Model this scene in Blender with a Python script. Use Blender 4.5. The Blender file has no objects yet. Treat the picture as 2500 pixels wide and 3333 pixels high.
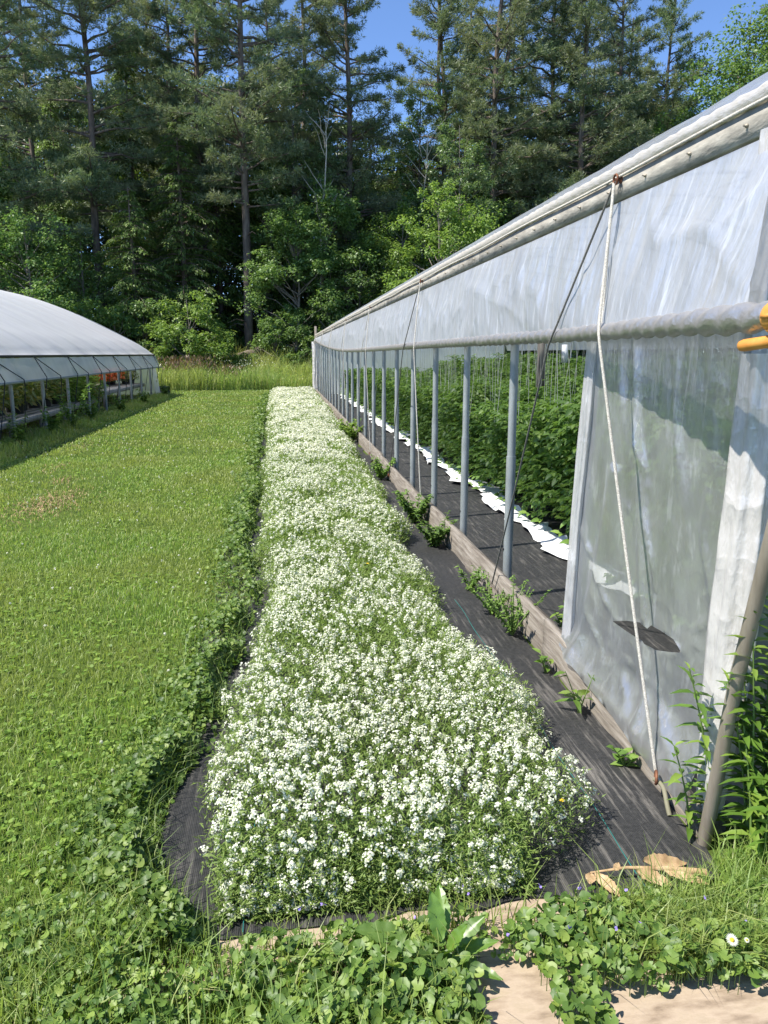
import bpy, math, random
import numpy as np
from mathutils import Vector, geometry

# ------------------------------------------------------------------ camera, sky, sun
scene = bpy.context.scene
COL = scene.collection
R = math.radians
cam_d = bpy.data.cameras.new("camera")
cam = bpy.data.objects.new("camera", cam_d)
COL.objects.link(cam)
scene.camera = cam
cam_d.sensor_fit = 'VERTICAL'
cam_d.sensor_height = 36.0
cam_d.lens = 27.05
cam_d.clip_start = 0.05
cam_d.clip_end = 2000
cam.location = (0, 0, 1.55)
cam.rotation_euler = (R(90 - 11.63), 0, R(-7.47))

SUN = Vector((-0.55, -0.13, 0.85)).normalized()
world = bpy.data.worlds.new("World")
scene.world = world
world.use_nodes = True
wn = world.node_tree
bg = wn.nodes["Background"]
sky = wn.nodes.new("ShaderNodeTexSky")
sky.sky_type = 'NISHITA'
sky.sun_disc = False
sky.sun_elevation = math.asin(SUN.z)
sky.sun_rotation = math.atan2(SUN.x, SUN.y)
sky.air_density = 0.7
sky.altitude = 1500
sky.dust_density = 0.0
sky.ozone_density = 6.0
wn.links.new(sky.outputs[0], bg.inputs[0])
bg.inputs[1].default_value = 0.15
sun_d = bpy.data.lights.new("sun", 'SUN')
sun_d.energy = 4.6
sun_d.angle = R(0.53)
sun_d.color = (1.0, 0.95, 0.86)
sun = bpy.data.objects.new("sun", sun_d)
COL.objects.link(sun)
sun.rotation_euler = (-SUN).to_track_quat('-Z', 'Y').to_euler()
sun.location = (-20, -5, 40)
scene.view_settings.view_transform = 'Standard'
scene.view_settings.look = 'None'
scene.view_settings.exposure = 0.98
scene.view_settings.gamma = 1.0
scene.cycles.max_bounces = 8
scene.cycles.transparent_max_bounces = 16
scene.cycles.transmission_bounces = 6
scene.cycles.diffuse_bounces = 3
scene.cycles.glossy_bounces = 3
scene.cycles.use_denoising = True

# ------------------------------------------------------------------ helpers
def rng(s):
    return np.random.default_rng(s)

def vnoise(x, y, s=0.0):
    x = np.asarray(x, float); y = np.asarray(y, float)
    xi = np.floor(x); yi = np.floor(y)
    fx = x - xi; fy = y - yi
    fx = fx * fx * (3 - 2 * fx); fy = fy * fy * (3 - 2 * fy)
    def h(a, b):
        v = np.sin(a * 127.1 + b * 311.7 + s * 74.7) * 43758.5453
        return v - np.floor(v)
    return (h(xi, yi) * (1 - fx) + h(xi + 1, yi) * fx) * (1 - fy) + (h(xi, yi + 1) * (1 - fx) + h(xi + 1, yi + 1) * fx) * fy

def fbm(x, y, s=0.0, o=3):
    t = 0; a = 0.5; n = 0
    for i in range(o):
        t = t + a * vnoise(x * 2 ** i, y * 2 ** i, s + i * 3.1); n += a; a *= 0.5
    return t / n

def link(o, parent=None):
    COL.objects.link(o)
    if parent is not None:
        o.parent = parent
    return o

def empty(name, label, cat, loc=(0, 0, 0), rz=0, group=None):
    o = bpy.data.objects.new(name, None)
    o.empty_display_size = 0.1
    link(o)
    o.location = loc
    o.rotation_euler = (0, 0, rz)
    o['label'] = label; o['category'] = cat
    if group: o['group'] = group
    return o

def tag(o, label=None, cat=None, group=None, kind=None):
    if label: o['label'] = label
    if cat: o['category'] = cat
    if group: o['group'] = group
    if kind: o['kind'] = kind
    return o

def raw(name, V, F, mats, mi=None, parent=None, smooth=False):
    """V (n,3); F list of (k,m) int arrays of equal-size polygons; mi list of per-array material indices"""
    me = bpy.data.meshes.new(name)
    V = np.asarray(V, np.float32)
    me.vertices.add(len(V)); me.vertices.foreach_set("co", V.ravel())
    F = [np.asarray(f, np.int32) for f in F if len(f)]
    nl = sum(f.size for f in F); npoly = sum(len(f) for f in F)
    me.loops.add(nl); me.polygons.add(npoly)
    me.loops.foreach_set("vertex_index", np.concatenate([f.ravel() for f in F]))
    st = []; tot = []; off = 0
    for f in F:
        k = f.shape[1]
        st.append(off + np.arange(len(f)) * k); tot.append(np.full(len(f), k)); off += f.size
    me.polygons.foreach_set("loop_start", np.concatenate(st).astype(np.int32))
    me.polygons.foreach_set("loop_total", np.concatenate(tot).astype(np.int32))
    for m in (mats if isinstance(mats, (list, tuple)) else [mats]):
        me.materials.append(m)
    if mi is not None:
        me.polygons.foreach_set("material_index", np.concatenate([np.full(len(f), i) for f, i in zip(F, mi)]).astype(np.int32))
    if smooth:
        me.polygons.foreach_set("use_smooth", np.ones(npoly, bool))
    me.update(calc_edges=True)
    me.validate()
    o = bpy.data.objects.new(name, me)
    return link(o, parent)

class MB:
    """collects shapes for one mesh object"""
    def __init__(s): s.v = []; s.f = []; s.m = []; s.n = 0
    def add(s, v, faces, mi=0):
        v = np.asarray(v, float).reshape(-1, 3)
        s.v.append(v)
        for f in faces:
            s.f.append([i + s.n for i in f]); s.m.append(mi)
        s.n += len(v)
    def box(s, c, d, rz=0, mi=0, ry=0, rx=0):
        q = np.array([[x, y, z] for x in (-.5, .5) for y in (-.5, .5) for z in (-.5, .5)]) * d
        def rot(q, a, i, j):
            q = q.copy(); A = q[:, i].copy(); B = q[:, j].copy()
            q[:, i] = A * math.cos(a) - B * math.sin(a); q[:, j] = A * math.sin(a) + B * math.cos(a); return q
        if rx: q = rot(q, rx, 1, 2)
        if ry: q = rot(q, ry, 2, 0)
        if rz: q = rot(q, rz, 0, 1)
        s.add(q + np.array(c), [(0, 1, 3, 2), (4, 6, 7, 5), (0, 4, 5, 1), (2, 3, 7, 6), (0, 2, 6, 4), (1, 5, 7, 3)], mi)
    def tube(s, pts, rad, n=8, mi=0, caps=True):
        P = np.asarray(pts, float); k = len(P)
        rad = np.broadcast_to(np.asarray(rad, float), (k,))
        T = np.gradient(P, axis=0); T /= np.linalg.norm(T, axis=1)[:, None] + 1e-12
        ref = np.array([0, 0, 1.0]) if abs(T[0][2]) < .9 else np.array([1.0, 0, 0])
        a = np.arange(n) * 2 * math.pi / n
        vs = []
        U = np.cross(ref, T[0]); U /= np.linalg.norm(U)
        for i in range(k):
            U = U - T[i] * U.dot(T[i]); U /= np.linalg.norm(U) + 1e-12
            W = np.cross(T[i], U)
            vs.append(P[i] + rad[i] * (np.cos(a)[:, None] * U + np.sin(a)[:, None] * W))
        fs = []
        for i in range(k - 1):
            for j in range(n):
                fs.append((i * n + j, i * n + (j + 1) % n, (i + 1) * n + (j + 1) % n, (i + 1) * n + j))
        if caps:
            vs += [vs[0], vs[k - 1]]
            fs.append(tuple(k * n + j for j in range(n - 1, -1, -1))); fs.append(tuple((k + 1) * n + j for j in range(n)))
        s.add(np.concatenate(vs), fs, mi)
    def grid(s, G, mi=0):
        """G (a,b,3) surface"""
        a, b = G.shape[:2]
        fs = [(i * b + j, i * b + j + 1, (i + 1) * b + j + 1, (i + 1) * b + j) for i in range(a - 1) for j in range(b - 1)]
        s.add(G.reshape(-1, 3), fs, mi)
    def build(s, name, mats, parent=None, smooth=False):
        V = np.concatenate(s.v)
        by = {}
        for f, m in zip(s.f, s.m): by.setdefault((len(f), m), []).append(f)
        F = [np.array(v) for v in by.values()]; mi = [k[1] for k in by]
        return raw(name, V, F, mats, mi, parent, smooth)

def nrm(v): return v / (np.linalg.norm(v, axis=-1, keepdims=True) + 1e-12)

class Soup:
    """collects many small leaf-like faces for one mesh"""
    def __init__(s): s.v = []; s.f = []; s.m = []; s.n = 0
    def put(s, V, k, mi=0):           # V (n,k,3)
        V = np.asarray(V); n = len(V)
        if n == 0: return
        s.v.append(V.reshape(-1, 3)); s.f.append(np.arange(n * k).reshape(n, k) + s.n); s.m.append(mi); s.n += n * k
    def leaves(s, P, D, N, L, W, mi=0, bend=0.0):
        """diamond leaf from P along D with face normal about N"""
        D = nrm(D); S = nrm(np.cross(D, N)); Nn = np.cross(S, D)
        L = np.broadcast_to(np.asarray(L, float), (len(P),))[:, None]; W = np.broadcast_to(np.asarray(W, float), (len(P),))[:, None]
        tip = P + D * L - Nn * L * bend
        mid = P + D * L * .45
        s.put(np.stack([P, mid + S * W * .5, tip, mid - S * W * .5], 1), 4, mi)
    def leaf6(s, P, D, N, L, W, mi=0, bend=0.0, fold=0.15):
        """larger leaf: two halves folded along the midrib, each a quad + tip, so it reads as a lanceolate leaf"""
        D = nrm(D); S = nrm(np.cross(D, N)); Nn = np.cross(S, D)
        n = len(P)
        L = np.broadcast_to(np.asarray(L, float), (n,))[:, None]; W = np.broadcast_to(np.asarray(W, float), (n,))[:, None]
        def at(t, w, b): return P + D * L * t + S * W * w - Nn * L * (bend * t * t) + Nn * W * abs(w) * fold * 2
        r = [at(0, 0, 0), at(.35, .0, 0), at(.7, .0, 0), at(1, 0, 0)]
        l1, l2 = at(.28, .46, 0), at(.62, .38, 0)
        k1, k2 = at(.28, -.46, 0), at(.62, -.38, 0)
        V = np.stack(r + [l1, l2, k1, k2], 1)
        base = s.n
        s.v.append(V.reshape(-1, 3))
        o = np.arange(n)[:, None] * 8 + base
        s.f.append(o + np.array([0, 1, 4, 4])[[0, 1, 2]]); s.m.append(mi)
        s.f.append(o + np.array([1, 2, 5, 4])); s.m.append(mi)
        s.f.append(o + np.array([2, 3, 5])); s.m.append(mi)
        s.f.append(o + np.array([0, 6, 1])); s.m.append(mi)
        s.f.append(o + np.array([1, 6, 7, 2])); s.m.append(mi)
        s.f.append(o + np.array([2, 7, 3])); s.m.append(mi)
        s.n += n * 8
    def discs(s, P, N, Rr, k=6, mi=0, seed=0, cup=0.0, notch=None):
        """flat or shallow-cupped round leaves; notch makes a scalloped outline"""
        n = len(P); g = rng(seed)
        N = nrm(N); ref = nrm(g.normal(size=(n, 3)))
        U = nrm(np.cross(N, ref)); W = np.cross(N, U)
        a = np.arange(k) * 2 * math.pi / k
        Rr = np.broadcast_to(np.asarray(Rr, float), (n,))
        rad = np.ones(k)
        if notch is not None: rad = 1 - notch * (np.arange(k) % 2); rad[0] *= .45
        V = P[:, None, :] + (Rr[:, None] * rad[None])[:, :, None] * (np.cos(a)[None, :, None] * U[:, None, :] + np.sin(a)[None, :, None] * W[:, None, :])
        if cup:
            V = V + N[:, None, :] * (Rr[:, None] * cup * (np.cos(2 * a)[None] ))[:, :, None]
        s.put(V, k, mi)
    def cups(s, P, N, Rr, k=12, mi=0, seed=0, depth=.25, wave=.15, notch=.08):
        """round scalloped leaf, funnel-shaped with a wavy rim, open at the stalk"""
        n = len(P); g = rng(seed)
        N = nrm(N); U = nrm(np.cross(N, nrm(g.normal(size=(n, 3))))); W = np.cross(N, U)
        a = .32 + np.arange(k) * (2 * math.pi - .64) / (k - 1)
        Rr = np.broadcast_to(np.asarray(Rr, float), (n,))[:, None]
        rad = (1 - notch * (np.arange(k) % 2))[None] * (.92 + .16 * g.uniform(size=(n, k)))
        h = depth + wave * np.sin(a[None] * 2 + g.uniform(0, 6, (n, 1))) + g.normal(0, .05, (n, k))
        V = P[:, None] + (Rr * rad)[..., None] * (np.cos(a)[None, :, None] * U[:, None] + np.sin(a)[None, :, None] * W[:, None]) + (Rr * h)[..., None] * N[:, None]
        V = np.concatenate([P[:, None], V], 1)
        o = np.arange(n)[:, None] * (k + 1) + s.n
        for j in range(1, k):
            s.f.append(o + np.array([0, j, j + 1])); s.m.append(mi)
        s.v.append(V.reshape(-1, 3)); s.n += n * (k + 1)
    def blades(s, P, H, W, lean, seed=0, mi=0):
        """grass blade: bent quad + tip"""
        n = len(P); g = rng(seed)
        a = g.uniform(0, 2 * math.pi, n)
        d = np.stack([np.cos(a), np.sin(a), np.zeros(n)], 1)
        b = g.uniform(0, 2 * math.pi, n)
        S = np.stack([np.cos(b), np.sin(b), np.zeros(n)], 1)
        H = np.broadcast_to(np.asarray(H, float), (n,))[:, None]; W = np.broadcast_to(np.asarray(W, float), (n,))[:, None]
        lean = np.broadcast_to(np.asarray(lean, float), (n,))[:, None]
        up = np.array([0, 0, 1.0])
        m = P + up * H * .6 + d * H * lean * .3
        t = P + up * H * (1 - .25 * lean) + d * H * lean
        V = np.stack([P - S * W * .5, P + S * W * .5, m + S * W * .38, t, m - S * W * .38], 1)
        base = s.n; s.v.append(V.reshape(-1, 3))
        o = np.arange(n)[:, None] * 5 + base
        s.f.append(o + np.array([0, 1, 2, 4])); s.m.append(mi)
        s.f.append(o + np.array([4, 2, 3])); s.m.append(mi)
        s.n += n * 5
    def build(s, name, mats, parent=None):
        return raw(name, np.concatenate(s.v), s.f, mats, s.m, parent)

# ------------------------------------------------------------------ materials
def new_mat(name):
    m = bpy.data.materials.new(name); m.use_nodes = True
    nt = m.node_tree; nt.nodes.clear()
    out = nt.nodes.new("ShaderNodeOutputMaterial")
    return m, nt, out

def N(nt, t, **k):
    n = nt.nodes.new(t)
    for a, b in k.items():
        if a.startswith("i_"):
            n.inputs[a[2:].replace("_", " ")].default_value = b
        else:
            setattr(n, a, b)
    return n

def ramp(nt, fac, stops):
    r = nt.nodes.new("ShaderNodeValToRGB")
    el = r.color_ramp.elements
    while len(el) < len(stops): el.new(0.5)
    for e, (p, c) in zip(el, stops):
        e.position = p; e.color = (*c, 1) if len(c) == 3 else c
    nt.links.new(fac, r.inputs[0])
    return r.outputs[0]

def noise(nt, scale, detail=4, rough=.55, mapping=None, coord='Object', w=0):
    tc = nt.nodes.new("ShaderNodeTexCoord")
    src = tc.outputs[coord]
    if mapping is not None:
        mp = nt.nodes.new("ShaderNodeMapping"); mp.inputs['Scale'].default_value = mapping
        mp.inputs['Location'].default_value = (w, w * .7, w * .3)
        nt.links.new(src, mp.inputs[0]); src = mp.outputs[0]
    n = N(nt, "ShaderNodeTexNoise"); n.inputs['Scale'].default_value = scale
    n.inputs['Detail'].default_value = detail; n.inputs['Roughness'].default_value = rough
    nt.links.new(src, n.inputs['Vector'])
    return n.outputs[0]

def mixc(nt, fac, a, b, mode='MIX'):
    m = nt.nodes.new("ShaderNodeMix"); m.data_type = 'RGBA'; m.blend_type = mode
    for sock, v in ((m.inputs[0], fac), (m.inputs[6], a), (m.inputs[7], b)):
        if hasattr(v, 'node'): nt.links.new(v, sock)
        elif isinstance(v, (int, float)): sock.default_value = v
        else: sock.default_value = (*v, 1)
    return m.outputs[2]

def leaf_mat(name, stops, trans=0.35, rough=.5, gloss=.06, patch=None, pscale=.35):
    """foliage: colour varies leaf by leaf, and in broad patches"""
    m, nt, out = new_mat(name)
    geo = nt.nodes.new("ShaderNodeNewGeometry")
    c = ramp(nt, geo.outputs['Random Per Island'], stops)
    oi = nt.nodes.new("ShaderNodeObjectInfo")
    hs = nt.nodes.new("ShaderNodeHueSaturation")
    mr = nt.nodes.new("ShaderNodeMapRange"); mr.inputs['To Min'].default_value = .85; mr.inputs['To Max'].default_value = 1.18
    nt.links.new(oi.outputs['Random'], mr.inputs[0]); nt.links.new(mr.outputs[0], hs.inputs['Value'])
    if patch is not None:
        nz = noise(nt, pscale, 3, .5)
        f = ramp(nt, nz, [(.42, (0, 0, 0)), (.6, (1, 1, 1))])
        c = mixc(nt, f, c, patch)
    nt.links.new(c, hs.inputs['Color'])
    c = hs.outputs[0]
    d = nt.nodes.new("ShaderNodeBsdfDiffuse"); nt.links.new(c, d.inputs[0])
    t = nt.nodes.new("ShaderNodeBsdfTranslucent")
    ct = mixc(nt, 1.0, c, (1.15, 1.2, .75), 'MULTIPLY'); nt.links.new(ct, t.inputs[0])
    mx = nt.nodes.new("ShaderNodeMixShader"); mx.inputs[0].default_value = trans
    nt.links.new(d.outputs[0], mx.inputs[1]); nt.links.new(t.outputs[0], mx.inputs[2])
    g = nt.nodes.new("ShaderNodeBsdfGlossy"); g.inputs['Roughness'].default_value = rough; g.inputs[0].default_value = (1, 1, 1, 1)
    m2 = nt.nodes.new("ShaderNodeMixShader"); m2.inputs[0].default_value = gloss
    nt.links.new(mx.outputs[0], m2.inputs[1]); nt.links.new(g.outputs[0], m2.inputs[2])
    nt.links.new(m2.outputs[0], out.inputs[0])
    return m

def surf(name, stops, scale=6, mapping=None, rough=.8, metal=0, bump=0.0, bscale=None, detail=5, spec=.3):
    m, nt, out = new_mat(name)
    nz = noise(nt, scale, detail, .6, mapping)
    c = ramp(nt, nz, stops)
    p = nt.nodes.new("ShaderNodeBsdfPrincipled")
    nt.links.new(c, p.inputs['Base Color'])
    p.inputs['Roughness'].default_value = rough; p.inputs['Metallic'].default_value = metal
    p.inputs['Specular IOR Level'].default_value = spec
    if bump:
        b = nt.nodes.new("ShaderNodeBump"); b.inputs['Strength'].default_value = bump; b.inputs['Distance'].default_value = .01
        nt.links.new(noise(nt, bscale or scale * 2, 4, .6, mapping), b.inputs['Height'])
        nt.links.new(b.outputs[0], p.inputs['Normal'])
    nt.links.new(p.outputs[0], out.inputs[0])
    return m

def film_mat(name, tint, opaque=(.55, .85), trans=.5, streak=(1, 5, .6), sscale=3, gloss=.1, grough=.22, bump=.35, dirt=None, dirt_amt=.35, bscale=7, bmap=None, crease=0, fine=None):
    """greenhouse polythene: partly clear, partly milky, with streaks of dried dirt and soft creases"""
    m, nt, out = new_mat(name)
    nz = noise(nt, sscale, 6, .62, streak)
    op = nt.nodes.new("ShaderNodeMapRange")
    op.inputs['From Min'].default_value = .32; op.inputs['From Max'].default_value = .68
    op.inputs['To Min'].default_value = opaque[0]; op.inputs['To Max'].default_value = opaque[1]
    nt.links.new(nz, op.inputs[0])
    col = (*tint, 1)
    if fine:
        f0 = ramp(nt, noise(nt, 3.0, 4, .6, fine, w=4.4), [(.56, (0, 0, 0)), (.66, (1, 1, 1))])
        mxo = nt.nodes.new("ShaderNodeMath"); mxo.operation = 'MULTIPLY_ADD'; mxo.inputs[1].default_value = .14; mxo.use_clamp = True
        nt.links.new(f0, mxo.inputs[0]); nt.links.new(op.outputs[0], mxo.inputs[2]); opo = mxo.outputs[0]
    else:
        f0 = None; opo = op.outputs[0]
    d = nt.nodes.new("ShaderNodeBsdfDiffuse"); t = nt.nodes.new("ShaderNodeBsdfTranslucent"); tr = nt.nodes.new("ShaderNodeBsdfTransparent")
    d.inputs[0].default_value = col; t.inputs[0].default_value = col; tr.inputs[0].default_value = (.93, .95, .97, 1)
    if dirt is not None:
        nz2 = noise(nt, sscale * 1.7, 6, .7, streak, w=7.3)
        f = ramp(nt, nz2, [(.52, (0, 0, 0)), (.75, (dirt_amt,) * 3)])
        c = mixc(nt, f, tint, dirt)
        if f0 is not None: c = mixc(nt, f0, c, tuple(min(.95, v * 1.18) for v in tint))
        nt.links.new(c, d.inputs[0]); nt.links.new(c, t.inputs[0])
    mx = nt.nodes.new("ShaderNodeMixShader"); mx.inputs[0].default_value = trans
    nt.links.new(d.outputs[0], mx.inputs[1]); nt.links.new(t.outputs[0], mx.inputs[2])
    m1 = nt.nodes.new("ShaderNodeMixShader"); nt.links.new(opo, m1.inputs[0])
    nt.links.new(tr.outputs[0], m1.inputs[1]); nt.links.new(mx.outputs[0], m1.inputs[2])
    g = nt.nodes.new("ShaderNodeBsdfGlossy"); g.inputs['Roughness'].default_value = grough
    fr = nt.nodes.new("ShaderNodeLayerWeight"); fr.inputs[0].default_value = .35
    mm = nt.nodes.new("ShaderNodeMath"); mm.operation = 'MULTIPLY_ADD'; mm.inputs[1].default_value = .28; mm.inputs[2].default_value = gloss
    nt.links.new(fr.outputs['Fresnel'], mm.inputs[0])
    m2 = nt.nodes.new("ShaderNodeMixShader"); nt.links.new(mm.outputs[0], m2.inputs[0])
    nt.links.new(m1.outputs[0], m2.inputs[1]); nt.links.new(g.outputs[0], m2.inputs[2])
    if bump:
        b = nt.nodes.new("ShaderNodeBump"); b.inputs['Strength'].default_value = bump; b.inputs['Distance'].default_value = .02
        nt.links.new(noise(nt, bscale, 5, .55, bmap or streak, w=2.1), b.inputs['Height'])
        if crease:
            tc = nt.nodes.new("ShaderNodeTexCoord")
            rn = N(nt, "ShaderNodeTexNoise", noise_type='RIDGED_MULTIFRACTAL')
            for k_, v_ in (('Scale', crease), ('Detail', 3), ('Roughness', .45), ('Lacunarity', 2.2), ('Offset', .85), ('Gain', 1.6)):
                if k_ in rn.inputs: rn.inputs[k_].default_value = v_
            nt.links.new(tc.outputs['Object'], rn.inputs['Vector'])
            b0 = nt.nodes.new("ShaderNodeBump"); b0.inputs['Strength'].default_value = .55; b0.inputs['Distance'].default_value = .012
            nt.links.new(rn.outputs[0], b0.inputs['Height']); nt.links.new(b0.outputs[0], b.inputs['Normal'])
        for s in (d, t, g): nt.links.new(b.outputs[0], s.inputs['Normal'])
    nt.links.new(m2.outputs[0], out.inputs[0])
    return m

# foliage
M_grass = leaf_mat("lawn_blade", [(0, (.165, .27, .05)), (.55, (.25, .365, .074)), (.85, (.31, .41, .105)), (1, (.47, .43, .21))], .47, gloss=.03, patch=(.28, .335, .088), pscale=.7)
M_clover = leaf_mat("clover_leaf", [(0, (.11, .2, .028)), (.6, (.18, .285, .045)), (1, (.26, .35, .065))], .38, gloss=.02)
M_ivy = leaf_mat("ivy_leaf", [(0, (.06, .12, .022)), (.35, (.105, .185, .034)), (.7, (.155, .245, .045)), (1, (.24, .32, .065))], .38, gloss=.025)
M_weed = leaf_mat("weed_leaf", [(0, (.09, .17, .035)), (.6, (.145, .25, .05)), (1, (.22, .33, .075))], .42, gloss=.02)
M_aly_leaf = leaf_mat("alyssum_leaf", [(0, (.12, .195, .04)), (.6, (.19, .275, .07)), (1, (.28, .35, .11))], .42, gloss=.02)
M_meadow = leaf_mat("meadow_blade", [(0, (.22, .33, .085)), (.5, (.32, .44, .125)), (.85, (.42, .48, .18)), (1, (.58, .5, .28))], .55, gloss=.02, patch=(.42, .46, .16), pscale=.25)
M_rust = leaf_mat("rusty_seed_head", [(0, (.13, .075, .035)), (1, (.24, .15, .07))], .2)
M_pine = leaf_mat("pine_needle", [(0, (.085, .145, .082)), (.6, (.145, .205, .102)), (1, (.23, .265, .13))], .38, rough=.5, gloss=.03, patch=(.19, .215, .115), pscale=.28)
M_hem = leaf_mat("hemlock_spray", [(0, (.075, .13, .035)), (.6, (.125, .205, .05)), (1, (.235, .30, .075))], .42, gloss=.03)
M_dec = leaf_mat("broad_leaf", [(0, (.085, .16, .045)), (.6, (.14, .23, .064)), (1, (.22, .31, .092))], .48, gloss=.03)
M_dec_br = leaf_mat("bright_broad_leaf", [(0, (.115, .195, .042)), (.6, (.185, .285, .06)), (1, (.275, .37, .088))], .48, gloss=.03)  # brighter, yellower green of the bright shrubs and rounded trees
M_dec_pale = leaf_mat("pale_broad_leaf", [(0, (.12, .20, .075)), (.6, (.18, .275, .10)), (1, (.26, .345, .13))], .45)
M_wood_far = leaf_mat("shaded_forest_leaf", [(0, (.035, .07, .028)), (.7, (.06, .115, .04)), (1, (.11, .175, .055))], .35)  # leaf colour darkened to carry the shade deep inside the wood
M_tom = leaf_mat("tomato_leaf", [(0, (.085, .17, .035)), (.6, (.145, .25, .05)), (1, (.23, .34, .07))], .45, gloss=.03)
M_pot = leaf_mat("potted_leaf", [(0, (.12, .18, .045)), (.6, (.2, .25, .065)), (1, (.42, .34, .09))], .5)
M_lance = leaf_mat("lance_leaf", [(0, (.08, .16, .022)), (.6, (.135, .24, .035)), (1, (.22, .32, .055))], .38, gloss=.04, rough=.4)
def flat(name, c, rough=.7, metal=0, spec=.3):
    return surf(name, [(0.3, tuple(x * .82 for x in c)), (.7, tuple(min(1, x * 1.12) for x in c))], 9, None, rough, metal, spec=spec)
M_petal = leaf_mat("white_petal", [(0, (.40, .43, .30)), (.25, (.58, .59, .48)), (.7, (.70, .70, .61)), (1, (.78, .78, .70))], .3, gloss=.0)
M_bud = leaf_mat("green_bud", [(0, (.3, .38, .14)), (1, (.42, .48, .2))], .3)
M_yellow = flat("yellow_centre", (.75, .5, .03))
M_violet = flat("violet_petal", (.3, .22, .6))
M_red = leaf_mat("orange_red_petal", [(0, (.85, .14, .05)), (1, (.9, .32, .10))], .3)
# woods, metals, cloth
M_bark = surf("pine_bark", [(.3, (.07, .055, .045)), (.55, (.14, .11, .09)), (.75, (.24, .2, .165))], 6, (1, 1, .25), .95, bump=.6)
M_bark2 = surf("grey_bark", [(.3, (.1, .085, .07)), (.7, (.24, .21, .18))], 5, (1, 1, .3), .95, bump=.5)
M_dead = surf("dead_wood", [(.3, (.28, .25, .21)), (.7, (.48, .44, .39))], 6, (1, 1, .3), .9)
M_stem = flat("green_stem", (.13, .2, .05))
M_steel = surf("galvanised_steel", [(.3, (.23, .25, .25)), (.6, (.31, .335, .335)), (.8, (.38, .40, .40))], 5, (3, 3, 1.2), .5, .3, spec=.4)
M_steel_dk = surf("weathered_pipe", [(.3, (.2, .17, .13)), (.6, (.31, .27, .215)), (.8, (.42, .37, .3))], 7, (3, 3, .5), .5, .35, spec=.5)
M_board = surf("weathered_board", [(.28, (.10, .082, .066)), (.5, (.20, .175, .145)), (.75, (.31, .28, .245))], 7, (7, .45, 6), .9, bump=.6)
M_hip = surf("dirty_hip_board", [(.3, (.16, .15, .13)), (.5, (.30, .28, .24)), (.75, (.46, .43, .37))], 6, (5, 1.2, 4), .8, bump=.4)
M_rust_m = surf("rusted_iron", [(.3, (.12, .05, .03)), (.7, (.3, .14, .08))], 30, None, .7, .6)
M_rope = surf("cotton_rope", [(.35, (.44, .41, .35)), (.65, (.7, .67, .6))], 160, (1, 1, 1), .95, bump=.7)
M_rope_dk = surf("dark_rope", [(.35, (.10, .095, .085)), (.65, (.2, .19, .17))], 160, (1, 1, 1), .95)
M_cord = flat("black_cord", (.04, .045, .05))
M_string = flat("trellis_twine", (.46, .48, .41))
M_orange = surf("orange_plastic", [(.3, (.52, .21, .035)), (.7, (.66, .31, .07))], 30, None, .5, 0, spec=.45)
M_black = flat("black_plastic", (.02, .02, .022), .45)
M_bench = surf("grey_bench_wood", [(.3, (.22, .21, .2)), (.7, (.42, .41, .39))], 5, (1, 4, 1), .85)
M_mulch = surf("white_mulch_film", [(.3, (.62, .63, .64)), (.7, (.8, .8, .8))], 6, None, .5, bump=.5, bscale=14)
M_card = surf("kraft_card", [(.25, (.15, .11, .075)), (.42, (.30, .23, .165)), (.55, (.38, .30, .22)), (.66, (.34, .27, .19)), (.8, (.50, .41, .31))], 9, (1, 2.6, 1), .95, bump=.5, bscale=11, detail=9)
M_soil = surf("dry_soil", [(.3, (.09, .07, .05)), (.7, (.24, .19, .135))], 8, None, 1, bump=.7)
M_dry = surf("dried_leaf", [(.3, (.24, .15, .075)), (.55, (.42, .29, .16)), (.8, (.62, .50, .32))], 24, (1, 1, 1), .8)
M_pot_c = flat("plant_pot", (.03, .03, .03), .5)
M_thread = flat("green_thread", (.02, .16, .15))

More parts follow.
